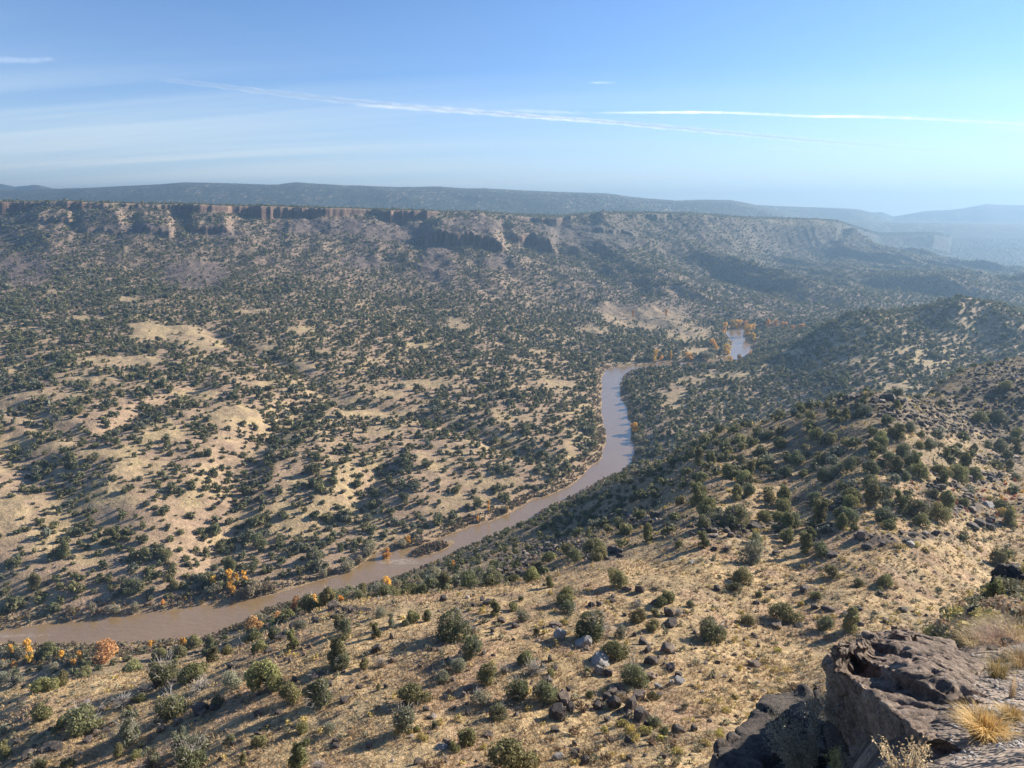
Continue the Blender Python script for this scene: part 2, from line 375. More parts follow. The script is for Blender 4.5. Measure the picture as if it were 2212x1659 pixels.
def height(x, y):
    """bilinear lookup of the finished ground"""
    x = np.asarray(x, float); y = np.asarray(y, float)
    fi = np.clip(np.interp(np.log(np.maximum(y, 2.3)), lnY_ax, np.arange(NY)), 0, NY - 1.001)
    fj = np.clip(np.interp(x / np.maximum(y, 2.3), a_ax, np.arange(NA)), 0, NA - 1.001)
    i = fi.astype(int); j = fj.astype(int); ti = fi - i; tj = fj - j
    return (ZZ[i, j] * (1 - tj) + ZZ[i, j + 1] * tj) * (1 - ti) + (ZZ[i + 1, j] * (1 - tj) + ZZ[i + 1, j + 1] * tj) * ti
def look(F, x, y):
    i = np.clip(np.rint(np.interp(np.log(np.maximum(y, 2.3)), lnY_ax, np.arange(NY))).astype(int), 0, NY - 1)
    j = np.clip(np.rint(np.interp(np.asarray(x) / np.maximum(y, 2.3), a_ax, np.arange(NA))).astype(int), 0, NA - 1)
    return F[i, j]
def hit(u, v, ymin=2.3, ymax=8000):
    """the first ground point on the ray through a pixel"""
    x, y, z = ray(u, v)
    m = (Y_ax >= ymin) & (Y_ax <= ymax)
    Ys = Y_ax[m]
    fj = np.interp(x / y, a_ax, np.arange(NA)); j = min(int(fj), NA - 2); t = fj - j
    g = ZZ[m, j] * (1 - t) + ZZ[m, j + 1] * t
    below = (ZC + Ys / y * z) <= g
    if not below.any(): return None
    i = int(np.argmax(below))
    Yh = Ys[i]
    if i > 0:
        d0 = ZC + Ys[i - 1] / y * z - g[i - 1]; d1 = ZC + Ys[i] / y * z - g[i]
        Yh = Ys[i - 1] + (Ys[i] - Ys[i - 1]) * d0 / (d0 - d1 + 1e-9)
    X = x / y * Yh
    return X, Yh, float(height(X, Yh))
# which grid points the photograph's viewpoint sees (used only to leave out plants nobody could see)
SLOPE = (ZZ + 0.0 - ZC) / YY
HORI = np.maximum.accumulate(SLOPE, axis=0)
print('terrain', _t.time() - _T0)
# ================================================================== GROUND MESH AND ITS COLOURS
idx = np.arange(NA * NY, dtype=np.int64).reshape(NY, NA)
F = np.stack([idx[:-1, :-1], idx[:-1, 1:], idx[1:, 1:], idx[1:, :-1]], 2).reshape(-1, 4)
UU, VV, DD = project(XX, YY, ZZ)
# open clearings without trees: (u, v, ru, rv)
CLEAR = [(174,334,44,9),(205,343,24,9),(145,327,16,5),(231,417,28,11),(167,435,24,6),(10,407,22,7),(42,420,32,5),(8,516,20,26),(143,469,30,9),(199,394,18,6),(393,394,22,4),
 (426,384,36,5),(370,413,42,4),(551,385,26,5),(571,449,7,9),(490,482,30,8),(463,498,28,6),(440,508,18,4),(458,324,14,6),(648,318,50,13),(690,333,28,10),(620,308,22,5),(727,375,28,4),
 (676,398,12,14),(690,381,16,4),(898,387,18,7),(264,347,12,4),(300,366,22,4),(375,431,22,5),(262,385,14,4),(125,361,42,5),(46,395,34,4),(95,380,30,4),(108,452,24,5),(60,447,16,5),
 (15,443,18,8),(330,352,16,3),(345,400,14,4),(420,345,14,3),(300,480,14,4),(255,455,12,5),(120,500,22,7),(190,505,14,6),(90,560,12,5),(210,470,12,5),(430,455,18,4),(520,418,14,3),(700,352,18,4),
 (505,438,16,4),(540,352,10,3),(590,330,18,4),(790,352,14,3),(770,366,12,3),(840,345,16,3),(860,360,16,4),(905,352,20,3),(990,352,14,4),(925,362,14,3),(130,300,16,2.5),(60,292,18,2.5),(250,312,20,3),(90,318,20,3),(30,330,20,3),(300,330,16,3)]
SCREE = [(438,262,17,22),(25,270,28,17),(195,275,36,15),(330,226,50,8),(395,232,45,10),(470,226,34,9),(598,238,45,14),(498,261,14,7),(130,229,40,5),(560,228,26,7),(225,233,22,5),(360,262,24,6)]
def emask(u, v, lst, soft=.35, wob_=0.0, seed=0):
    m = np.zeros(np.shape(u), np.float32)
    u = u + wob_ * gnoise(u / 9, v / 4, seed); v = v + wob_ * .35 * gnoise(u / 9 + 50, v / 4, seed + 1)
    for cu, cv, ru, rv in lst:
        q = (np.abs(u - cu) < ru * 1.5) & (np.abs(v - cv) < rv * 1.5)
        if not q.any(): continue
        d = np.sqrt(((u[q] - cu) / ru) ** 2 + ((v[q] - cv) / rv) ** 2)
        m[q] = np.maximum(m[q], 1 - sstep(1 - soft, 1 + soft, d))
    return m
CL = emask(UU, VV, CLEAR, .3, 5, 301); SC = emask(UU, VV, SCREE, .3, 7, 305)
dzx = np.gradient(ZZ, axis=1) / np.maximum(np.gradient(XX, axis=1), 1e-3)
dzy = np.gradient(ZZ, axis=0) / np.maximum(np.gradient(YY, axis=0), 1e-3)
STEEP = np.sqrt(dzx ** 2 + dzy ** 2)
def C(*c): return np.array(c, np.float32)
def mixc(a, b, t): return a * (1 - t[..., None]) + b * t[..., None]
n1 = fbm(XX / 60, YY / 60, 3, 201); n2 = fbm(XX / 14, YY / 14, 3, 203); n3 = fbm(XX / 4, YY / 4, 2, 205)
col = np.broadcast_to(C(.37, .270, .180), (NY, NA, 3)).copy()
col = mixc(col, C(.44, .34, .19), np.clip(sstep(-.05, .35, n1 + .5 * n2) * .8 + CL * .55, 0, 1))
col = mixc(col, C(.34, .242, .172), sstep(.1, .5, fbm(XX / 25 + 70, YY / 25, 3, 207)) * .6)
# talus under the mesa: greyer, rocky
tal = sstep(900, 1350, YY + 250 * n1)
col = mixc(col, C(.215, .168, .132), tal * .85 * sstep(-.3, .3, n2 + .3))
col = mixc(col, C(.150, .120, .106), SC * .9)
cliff = sstep(1.0, 1.9, STEEP) * (YY > 900)
streak = fbm(XX / 6, ZZ / 30, 4, 211) + .25 * gnoise(XX / 60, ZZ / 5, 212)
cc = mixc(np.broadcast_to(C(.115, .078, .062), col.shape), C(.27, .18, .13), sstep(0, .5, streak))
col = mixc(col, cc, np.clip(cliff, 0, 1))
# plateau and distant hills: grass between small conifers
pla = ((YY > 1450) & (sdr > 10)) * 1.0
pc = mixc(np.broadcast_to(C(.33, .26, .15), col.shape), C(.12, .125, .07), sstep(-.3, .2, fbm(XX / 40, YY / 120, 3, 213)))
col = mixc(col, pc, pla * (1 - np.clip(cliff, 0, 1)))
hil = sstep(3200, 3600, YY)
hc = mixc(np.broadcast_to(C(.075, .085, .055), col.shape), C(.36, .28, .19), sstep(.22, .45, fbm(XX / 26, YY / 90, 3, 215) + .35 * fbm(XX / 400, YY / 900, 2, 216)) * .8)
col = mixc(col, hc, hil)
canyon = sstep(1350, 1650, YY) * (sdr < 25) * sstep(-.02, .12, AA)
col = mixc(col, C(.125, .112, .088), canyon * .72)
col = mixc(col, C(.070, .072, .058), sstep(2250, 2800, YY) * sstep(.30, .40, AA) * (1 - sstep(4300, 4900, YY)) * .92)  # far-right mesa walls: wooded tone, with their shade painted in darker
# near hill: straw grass, bare pinkish earth, black lava, painted shade
Nm = np.where(YY < 700, np.clip((ZNr - ZV) / 8, 0, 1), 0)
ncol = mixc(np.broadcast_to(C(.44, .325, .18), col.shape), C(.33, .228, .145), sstep(-.1, .4, n2 + .6 * n3))
ncol = mixc(ncol, C(.27, .22, .14), sstep(.0, .4, fbm(XX / 10 + 33, YY / 10, 3, 221)) * .6)
LAVA_SHADE = [(870,402,40,8),(905,412,36,12),(930,420,20,8),(960,428,34,7),(1000,432,40,8),(770,410,30,4),(945,492,22,10),(965,505,22,12),(985,478,20,7),(700,523,28,6),(760,528,30,6),(725,535,26,5),(560,548,40,7),(600,556,30,5),(500,575,34,7),(470,602,28,4),(350,610,24,4),(880,540,26,6),(920,536,30,5),(830,505,20,4),(1000,460,26,5),(980,520,20,6),(1008,402,50,40),(985,420,40,20),(960,405,24,14),(640,520,30,8),(520,560,24,6)]  # lava strips; right-shoulder ellipses enlarged to paint its shade as dark ground
LV = emask(UU, VV, LAVA_SHADE, .4, 7, 309) * (YY < 500)
ncol = mixc(ncol, C(.085, .07, .062), np.clip(LV * 1.1, 0, 1) * sstep(-.45, .1, n3 + n2))
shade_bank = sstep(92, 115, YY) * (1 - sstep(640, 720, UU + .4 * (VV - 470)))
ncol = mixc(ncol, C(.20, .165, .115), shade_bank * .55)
ncol = mixc(ncol, C(.058, .05, .043), emask(UU, VV, [(1012,402,56,40)], .4, 6, 311) * (YY > 225) * (YY < 420) * sstep(-.6, -.1, n3 + n2))  # right shoulder: its shade painted near-black into the lava ground colour
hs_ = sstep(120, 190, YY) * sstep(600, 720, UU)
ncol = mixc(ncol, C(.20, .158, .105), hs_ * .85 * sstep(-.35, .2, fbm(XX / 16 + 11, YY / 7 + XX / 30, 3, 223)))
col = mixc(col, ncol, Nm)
Lm = sstep(40, 26, YY)
lc = mixc(mixc(np.broadcast_to(C(.27, .22, .18), col.shape), C(.17, .125, .095), sstep(6.5, 9, YY)), C(.11, .09, .08), sstep(-.1, .3, fbm(XX / .8, YY / .8, 3, 231)))
col = mixc(col, lc, Lm)
# river edge: wet sand and silt
edge = (1 - sstep(1, 5, np.abs(SD))) * (YY > 200)
col = mixc(col, C(.34, .245, .15), edge * .9)
col *= (1 + .22 * n3 + .10 * n2)[..., None] * np.where(YY > 3200, 1, 1)[..., None]
col = np.clip(col, .01, .9)

def mat_new(name):
    m = bpy.data.materials.new(name); m.use_nodes = True
    return m, m.node_tree, m.node_tree.nodes['Principled BSDF']
def noise_node(nt, scale, detail=4, rough=.6, coord='Object', vec=None):
    n = nt.nodes.new('ShaderNodeTexNoise'); n.inputs['Scale'].default_value = scale; n.inputs['Detail'].default_value = detail; n.inputs['Roughness'].default_value = rough
    if vec is None:
        t = nt.nodes.new('ShaderNodeTexCoord'); vec = t.outputs[coord]
    nt.links.new(vec, n.inputs['Vector']); return n
def ramp(nt, fac, stops):
    r = nt.nodes.new('ShaderNodeValToRGB'); e = r.color_ramp.elements
    while len(e) < len(stops): e.new(.5)
    for el, (p, c) in zip(e, stops): el.position = p; el.color = (*c, 1) if len(c) == 3 else c
    nt.links.new(fac, r.inputs[0]); return r
def mul(nt, a, b, fac=1.0, mode='MULTIPLY'):
    x = nt.nodes.new('ShaderNodeMix'); x.data_type = 'RGBA'; x.blend_type = mode; x.inputs[0].default_value = fac
    nt.links.new(a, x.inputs[6]); nt.links.new(b, x.inputs[7]); return x.outputs[2]
def bump(nt, b, h, strength, dist):
    n = nt.nodes.new('ShaderNodeBump'); n.inputs['Strength'].default_value = strength; n.inputs['Distance'].default_value = dist
    nt.links.new(h, n.inputs['Height'])
    if b.inputs['Normal'].is_linked: nt.links.new(b.inputs['Normal'].links[0].from_socket, n.inputs['Normal'])
    nt.links.new(n.outputs[0], b.inputs['Normal'])
gm, nt, b = mat_new('ground_earth')
b.inputs['Roughness'].default_value = .95; b.inputs['Specular IOR Level'].default_value = .15
at = nt.nodes.new('ShaderNodeAttribute'); at.attribute_name = 'albedo'
tc = nt.nodes.new('ShaderNodeTexCoord')
c1 = ramp(nt, noise_node(nt, 1.3, 5, .7, vec=tc.outputs['Object']).outputs[0], [(.3, (.42, .42, .42)), (.5, (1, 1, 1)), (.7, (1.4, 1.37, 1.32))])
c2 = ramp(nt, noise_node(nt, .16, 4, .65, vec=tc.outputs['Object']).outputs[0], [(.32, (.72, .72, .72)), (.6, (1.12, 1.1, 1.08))])
o1 = mul(nt, at.outputs['Color'], c1.outputs[0]); o2 = mul(nt, o1, c2.outputs[0])
nt.links.new(o2, b.inputs['Base Color'])
bump(nt, b, noise_node(nt, .5, 6, .7, vec=tc.outputs['Object']).outputs[0], .8, 1.2)
bump(nt, b, noise_node(nt, 6, 4, .7, vec=tc.outputs['Object']).outputs[0], .6, .06)
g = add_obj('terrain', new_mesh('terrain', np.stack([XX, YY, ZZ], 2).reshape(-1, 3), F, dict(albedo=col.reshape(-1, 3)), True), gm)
tag(g, kind='structure')

# ------------------------------------------------------------------ the river
wm, nt, b = mat_new('silty_river_water')
tc = nt.nodes.new('ShaderNodeTexCoord')
b.inputs['Roughness'].default_value = .06; b.inputs['IOR'].default_value = 1.62; b.inputs['Specular IOR Level'].default_value = .9
wc = ramp(nt, noise_node(nt, .03, 3, .6, vec=tc.outputs['Object']).outputs[0], [(.3, (.25, .165, .082)), (.7, (.285, .19, .098))])
fo = nt.nodes.new('ShaderNodeAttribute'); fo.attribute_name = 'riffle'
fn = noise_node(nt, .55, 5, .8, vec=tc.outputs['Object'])
mm = nt.nodes.new('ShaderNodeMath'); mm.operation = 'MULTIPLY_ADD'; nt.links.new(fo.outputs['Fac'], mm.inputs[0]); mm.inputs[1].default_value = .42; nt.links.new(fn.outputs[0], mm.inputs[2])
fr = ramp(nt, mm.outputs[0], [(.86, (0, 0, 0)), (1.0, (.6, .6, .6))])
mx = nt.nodes.new('ShaderNodeMix'); mx.data_type = 'RGBA'; nt.links.new(fr.outputs[0], mx.inputs[0]); nt.links.new(wc.outputs[0], mx.inputs[6]); mx.inputs[7].default_value = (.55, .45, .33, 1)
nt.links.new(mx.outputs[2], b.inputs['Base Color'])
mp = nt.nodes.new('ShaderNodeMapping'); mp.inputs['Scale'].default_value = (.20, .42, 1); mp.inputs['Rotation'].default_value = (0, 0, math.radians(-30)); nt.links.new(tc.outputs['Object'], mp.inputs[0])
bump(nt, b, noise_node(nt, 1.0, 4, .6, vec=mp.outputs[0]).outputs[0], .38, .6)
wx = np.arange(-470, 560, 4.0); wy = np.arange(215, 1440, 4.0)
WX, WY = np.meshgrid(wx, wy)
keep = sd_at(WX, WY) < 9
wi = np.arange(WX.size).reshape(WX.shape)
q = keep[:-1, :-1] & keep[1:, :-1] & keep[:-1, 1:] & keep[1:, 1:]
WF = np.stack([wi[:-1, :-1][q], wi[:-1, 1:][q], wi[1:, 1:][q], wi[1:, :-1][q]], 1)
used = np.unique(WF); rem = np.zeros(WX.size, int); rem[used] = np.arange(len(used))
wv = np.stack([WX.ravel()[used], WY.ravel()[used], np.zeros(len(used))], 1)
wu, wvv, _ = project(wv[:, 0], wv[:, 1], wv[:, 2])
rif = emask(wu, wvv, [(400,562,26,5),(445,562,18,4),(360,552,10,4),(20,636,40,6),(500,512,20,3)], .5, 4, 401)
tag(add_obj('river_water', new_mesh('river_water', wv, rem[WF], dict(riffle=rif)), wm), kind='structure')
# ================================================================== PLANTS: prototypes as arrays
def rot_basis(n, rs):
    n = n / np.linalg.norm(n, axis=1, keepdims=True)
    r = rs.normal(size=n.shape); t = np.cross(n, r); t /= np.linalg.norm(t, axis=1, keepdims=True) + 1e-9
    return n, t, np.cross(n, t)
def leaf_tris(c, n, size, rs, stretch=1.3):
    """one irregular triangle per leaf clump"""
    n, t, s = rot_basis(n, rs)
    k = len(c); size = np.broadcast_to(size, (k,))
    V = np.empty((k, 3, 3))
    ang = rs.uniform(0, 2 * math.pi, k)
    for i in range(3):
        a = ang + i * 2.094 + rs.uniform(-.4, .4, k); r = size * rs.uniform(.6, 1.3, k)
        V[:, i] = c + t * (np.cos(a) * r * stretch)[:, None] + s * (np.sin(a) * r)[:, None]
    return V.reshape(-1, 3), np.arange(3 * k).reshape(k, 3)
def clump_points(rs, nclump, n, shape='dome', flat=1.0):
    """points and outward normals on an irregular heap of clumps inside a unit crown"""
    cen = []; rad = []
    for i in range(nclump):
        a = rs.uniform(0, 6.283); rr = math.sqrt(rs.uniform(0, 1)) * .62
        if shape == 'dome': h = rs.uniform(.30, 1.25) * (1 - .45 * rr); r = rs.uniform(.30, .52)
        elif shape == 'tall': rr *= .75; h = rs.uniform(.35, 2.0); r = rs.uniform(.30, .45) * (1.2 - .3 * h)
        else: h = rs.uniform(.9, 2.0) * (1 - .2 * rr); r = rs.uniform(.30, .5)
        cen.append((math.cos(a) * rr, math.sin(a) * rr, h * flat)); rad.append(r)
    cen = np.array(cen); rad = np.array(rad)
    an = rs.uniform(.72, 1.25, 2); cen[:, 0] = cen[:, 0] * an[0] + .18 * rs.uniform(-1, 1) * cen[:, 2]; cen[:, 1] *= an[1]
    k = rs.choice(nclump, n, p=rad ** 2 / (rad ** 2).sum())
    d = rs.normal(size=(n, 3)); d /= np.linalg.norm(d, axis=1, keepdims=True)
    p = cen[k] + d * (rad[k] * rs.uniform(.62, 1.06, n))[:, None]
    # drop points buried deep in another clump
    dd = np.linalg.norm(p[:, None] - cen[None], axis=2) / rad[None]
    ok = (dd.min(1) > .55) & (p[:, 2] > .02)
    return p[ok], d[ok], cen, rad
def crown(seed, n, leaf, nclump=9, shape='dome', flat=1.0, spread=.7):
    rs = np.random.RandomState(seed)
    p, d, cen, rad = clump_points(rs, nclump, n, shape, flat)
    nn = d + rs.normal(size=d.shape) * spread
    V, F = leaf_tris(p, nn, leaf * rs.uniform(.7, 1.35, len(p)), rs)
    lv = np.repeat(rs.uniform(.72, 1.28, len(p)), 3)
    return V, F, lv, cen, rad
def tube(path, radii, sides=5):
    path = np.array(path, float); V = []; F = []
    for i, p in enumerate(path):
        d = path[min(i + 1, len(path) - 1)] - path[max(i - 1, 0)]; d /= np.linalg.norm(d) + 1e-9
        ref = np.array([1, 0, 0.]) if abs(d[2]) > .8 else np.array([0, 0, 1.])
        t = np.cross(d, ref); t /= np.linalg.norm(t); s = np.cross(d, t)
        for k in range(sides):
            a = 6.2832 * k / sides
            V.append(p + radii[i] * (math.cos(a) * t + math.sin(a) * s))
    for i in range(len(path) - 1):
        for k in range(sides):
            a = i * sides + k; b = i * sides + (k + 1) % sides
            F.append((a, b, b + sides, a + sides))
    return np.array(V), np.array(F)
def merge(parts):
    Vs, Fs, o = [], [], 0
    for V, F in parts: Vs.append(V); Fs.append(F + o); o += len(V)
    return np.concatenate(Vs), np.concatenate(Fs)
def trunk_mesh(rs, cen, rad, base=.10, lean=.1, nb=None, sides=5):
    parts = []
    top = cen[np.argmax(cen[:, 2])]
    mid = np.array([rs.uniform(-lean, lean), rs.uniform(-lean, lean), top[2] * .45])
    parts.append(tube([(0, 0, -.12), (0, 0, .05), mid, top * .95], [base * 1.25, base, base * .6, base * .12], sides))
    for c in cen[: (nb or len(cen))]:
        s = np.array([0, 0, rs.uniform(.05, .5) * c[2]]) + mid * .3
        m_ = s * .5 + c * .5 + rs.uniform(-.1, .1, 3)
        parts.append(tube([s, m_, c, c + (c - s) * .25 * rs.uniform(.2, 1)], [base * .5, base * .33, base * .16, base * .05], 4))
    return merge(parts)
def bare_branches(rs, n=26, lo=.3, L=1.0, r=.02):
    parts = []
    for i in range(n):
        a = rs.uniform(0, 6.283); e = rs.uniform(.15, 1.35); l = L * rs.uniform(.6, 1.15)
        d = np.array([math.cos(a) * math.cos(e), math.sin(a) * math.cos(e), math.sin(e)])
        s = np.array([0, 0, rs.uniform(0, lo)]); pth = [s]
        for k in range(3):
            d = d + rs.normal(size=3) * .22; d[2] += .05; d /= np.linalg.norm(d); pth.append(pth[-1] + d * l / 3)
        parts.append(tube(pth, [r, r * .75, r * .5, r * .15], 3))
        for k in range(4):
            q = pth[1] + (pth[3] - pth[1]) * rs.uniform(0, 1); dd = d + rs.normal(size=3) * .7; dd /= np.linalg.norm(dd)
            parts.append(tube([q, q + dd * l * .18, q + dd * l * .3 + rs.normal(size=3) * .03], [r * .5, r * .35, r * .1], 3))
    return merge(parts)

# ------------------------------------------------------------------ materials
def leaf_material(name, base=None, var=.35, rough=.75, hue=.02, trans=.0):
    m, nt, b = mat_new(name)
    at = nt.nodes.new('ShaderNodeAttribute'); at.attribute_name = 'col'
    oi = nt.nodes.new('ShaderNodeObjectInfo')
    hs = nt.nodes.new('ShaderNodeHueSaturation')
    mr = nt.nodes.new('ShaderNodeMapRange'); nt.links.new(oi.outputs['Random'], mr.inputs[0]); mr.inputs[3].default_value = 1 - var; mr.inputs[4].default_value = 1 + var
    m2 = nt.nodes.new('ShaderNodeMath'); m2.operation = 'MULTIPLY'; m2.inputs[1].default_value = 7.77; nt.links.new(oi.outputs['Random'], m2.inputs[0])
    m3 = nt.nodes.new('ShaderNodeMath'); m3.operation = 'FRACT'; nt.links.new(m2.outputs[0], m3.inputs[0])
    m4 = nt.nodes.new('ShaderNodeMapRange'); nt.links.new(m3.outputs[0], m4.inputs[0]); m4.inputs[3].default_value = .5 - hue; m4.inputs[4].default_value = .5 + hue
    nt.links.new(m4.outputs[0], hs.inputs['Hue']); nt.links.new(mr.outputs[0], hs.inputs['Value']); nt.links.new(at.outputs['Color'], hs.inputs['Color'])
    nt.links.new(hs.outputs[0], b.inputs['Base Color'])
    b.inputs['Roughness'].default_value = rough; b.inputs['Specular IOR Level'].default_value = .25
    if trans:
        o_ = nt.nodes['Material Output']; tl = nt.nodes.new('ShaderNodeBsdfTranslucent'); ms = nt.nodes.new('ShaderNodeMixShader'); ms.inputs[0].default_value = trans
        nt.links.new(hs.outputs[0], tl.inputs[0]); nt.links.new(b.outputs[0], ms.inputs[1]); nt.links.new(tl.outputs[0], ms.inputs[2]); nt.links.new(ms.outputs[0], o_.inputs[0])
    return m
M_leaf = leaf_material('juniper_foliage', var=.22, trans=.32)
M_gold = leaf_material('autumn_foliage', var=.2, hue=.01, trans=.35)
M_scrub = leaf_material('scrub_foliage', var=.2, trans=.2)
M_bark, nt_, b_ = mat_new('grey_brown_bark')
b_.inputs['Roughness'].default_value = .9
nt_.links.new(ramp(nt_, noise_node(nt_, 9, 5, .7).outputs[0], [(.3, (.09, .07, .055)), (.7, (.22, .18, .15))]).outputs[0], b_.inputs['Base Color'])
M_dead, nt_, b_ = mat_new('weathered_dead_wood')
b_.inputs['Roughness'].default_value = .85
nt_.links.new(ramp(nt_, noise_node(nt_, 6, 4, .7).outputs[0], [(.3, (.25, .22, .19)), (.7, (.46, .43, .39))]).outputs[0], b_.inputs['Base Color'])

JG = np.array([.205, .200, .098]); JD = np.array([.150, .158, .085]); JO = np.array([.235, .218, .105]); JB = np.array([.220, .225, .158])
# ------------------------------------------------------------------ where junipers stand
# every juniper on the near hillside that can be told apart in the photograph: (u, v of its foot, width in px, kind)
def rg(ox, oy, rows): return [(ox + .158 * r[0], oy + .158 * r[1], .158 * r[2], r[3] if len(r) > 3 else 'j') for r in rows]
LIST = rg(0, 575, [(840,615,170),(1040,685,190),(1235,650,180),(1270,725,150,'d'),(910,745,120,'d'),(775,825,150,'d'),(880,800,90),(1085,890,190),(1380,825,95),(545,985,220),(400,970,120),(270,910,150),(830,1060,220,'g'),(755,1150,120),(820,880,70),(1690,725,240),(1470,705,150,'g'),(1640,490,120),(1860,465,110),(2135,570,190),(1840,795,150),(2020,805,220),(1920,985,100),(2090,1000,85,'g'),(1635,1080,100),(1450,1065,80),(1150,1110,160,'g'),(1245,1115,150,'g'),(1210,1225,190),(40,1155,120),(1540,1200,75),(1890,1225,190),(2015,1225,100,'d'),(965,1220,140,'g'),(235,745,110),(310,725,120),(405,700,120),(860,1160,80),(1910,340,100,'g'),(2150,350,130),(1130,520,140),(1020,530,100),(1340,550,110),(1740,400,110),(1440,500,90),(1600,420,110),(540,650,100),(100,700,120,'g'),(30,690,110,'g'),(20,1010,90,'g'),(430,1218,110),(250,1222,90),(1330,460,100),(1220,460,110)])
LIST += rg(337.5, 575, [(480,300,110),(570,290,100),(250,395,90),(430,320,60),(740,395,240),(50,365,110),(25,590,120),(170,595,100),(275,575,90,'d'),(1110,225,80),(1160,165,50),(1000,245,110),(1170,290,100,'g'),(1450,175,140),(1455,235,100),(1610,395,210),(1260,375,60),(840,515,160),(755,600,130,'g'),(655,680,110,'g'),(930,685,150),(1060,615,90,'d'),(1185,555,130),(1245,625,160,'d'),(1140,785,170),(1325,785,180),(490,805,200),(425,965,200,'g'),(905,820,130,'g'),(1020,905,120),(615,965,60),(740,1115,80),(820,1070,150),(1110,1225,290),(1760,525,180),(1870,685,180),(1580,625,60),(1595,775,70),(2090,170,120),(2050,185,100),(1905,295,110),(2000,345,100),(2010,255,70),(2155,250,90,'d'),(1790,70,150),(1340,75,90),(1790,395,100,'g'),(2005,955,90),(2065,1015,90),(2000,785,80),(500,985,60),(260,730,50),(1350,640,60),(340,330,80,'g'),(270,270,90,'g'),(1900,200,70,'d')])
LIST += rg(674, 375, [(30,1085,70),(190,1090,110),(525,1065,100),(490,1185,180,'g'),(415,1305,150),(375,1365,95),(830,1115,140),(935,1140,120),(1000,1275,110),(1165,1335,80),(1335,1325,110),(900,1415,70),(535,1405,60),(100,1465,60),(705,1555,190),(470,1575,90),(240,1660,180),(950,1610,110),(1115,1625,190),(1060,975,110),(1140,985,75),(645,985,60),(885,825,120),(950,835,80),(600,795,90),(470,765,100),(345,965,130),(275,890,90),(165,755,110),(40,820,70),(1250,835,160),(1350,865,120),(1535,885,150),(1420,800,80),(1280,745,120),(1120,765,80),(1230,695,100),(1470,665,80),(1540,610,110),(1490,565,80),(1785,650,120),(1895,655,110),(1830,675,80),(1640,770,80),(1825,830,90),(1620,465,100),(1555,465,70),(1280,455,80),(1400,385,90),(1490,360,80),(900,405,90),(830,475,70),(665,460,100),(2060,485,100),(1985,455,60),(2165,490,90),(1895,500,70),(1795,470,60),(1720,525,80),(2110,1145,80),(1930,295,110),(2050,300,120),(1690,190,60),(1410,210,70),(1195,185,70),(1085,270,90),(870,275,80),(330,520,60),(60,625,60),(140,665,60),(480,650,100),(345,645,70),(545,485,60),(665,385,80),(475,705,90),(590,405,80),(2100,90,70),(2150,400,80),(1000,430,80),(1010,640,80),(1080,440,70),(1150,560,80),(700,640,90),(760,560,80),(820,640,70),(1060,600,80),(240,560,70),(130,500,60),(420,560,80),(1370,560,90),(1450,500,70),(930,560,80),(1700,700,90),(2120,600,80)])
# blocky dark or grey boulders one can tell apart: (u, v of the foot, width, height, tone)
def rk(ox, oy, rows): return [(ox + .158 * r[0], oy + .158 * r[1], .158 * r[2], .158 * r[3], r[4]) for r in rows]
ROCKS = rk(337.5, 575, [(1405,415,95,95,'grey'),(1385,335,45,25,'grey'),(1568,455,100,80,'grey'),(1578,478,50,25,'tan'),(1655,570,130,80,'grey'),(1650,625,65,75,'grey'),(1712,640,65,65,'dark'),(1452,805,100,105,'tan'),(848,370,65,50,'dark'),(1038,305,60,45,'dark'),(983,362,40,40,'dark'),(338,405,38,50,'tan'),(243,490,60,75,'dark'),(345,555,60,40,'tan'),(828,735,50,40,'tan'),(800,770,40,35,'tan'),(710,742,35,35,'tan'),(1745,755,100,50,'tan'),(2090,490,110,60,'tan'),(1965,490,65,60,'dark'),(2000,570,75,65,'dark'),(1955,565,50,55,'dark'),(2110,320,85,45,'dark'),(2095,265,70,70,'dark'),(1910,110,55,65,'dark'),(1822,260,30,30,'dark'),(1740,175,55,25,'dark'),(1613,200,45,40,'dark'),(1985,665,80,50,'tan'),(2110,610,60,35,'dark'),(2030,725,60,50,'grey'),(2112,700,45,50,'grey'),(2160,690,75,50,'grey'),(1880,390,40,40,'dark'),(1350,550,50,60,'dark'),(1400,920,100,120,'dark'),(1480,860,90,60,'dark'),(1700,800,90,70,'dark'),(1760,850,90,100,'dark'),(1850,860,100,120,'dark'),(1900,800,90,90,'tan'),(1920,930,110,100,'dark'),(1650,850,80,60,'dark'),(1840,900,80,60,'tan'),(1960,960,60,50,'dark'),(1790,770,60,50,'dark'),(520,590,40,30,'tan'),(600,480,45,25,'dark'),(930,500,35,25,'dark'),(1380,600,40,25,'dark'),(1390,835,40,30,'dark'),(2160,1000,110,60,'dark'),(1850,1170,50,50,'dark'),(1500,1080,40,40,'dark'),(1400,1170,80,50,'grey'),(560,860,50,30,'dark'),(730,850,45,25,'dark'),(480,750,50,30,'tan'),(140,720,60,30,'dark'),(1100,830,50,25,'tan'),(1200,840,35,25,'dark'),(960,1030,60,30,'tan'),(670,1100,70,35,'grey'),(1110,760,60,40,'dark'),(300,720,30,40,'dark')])
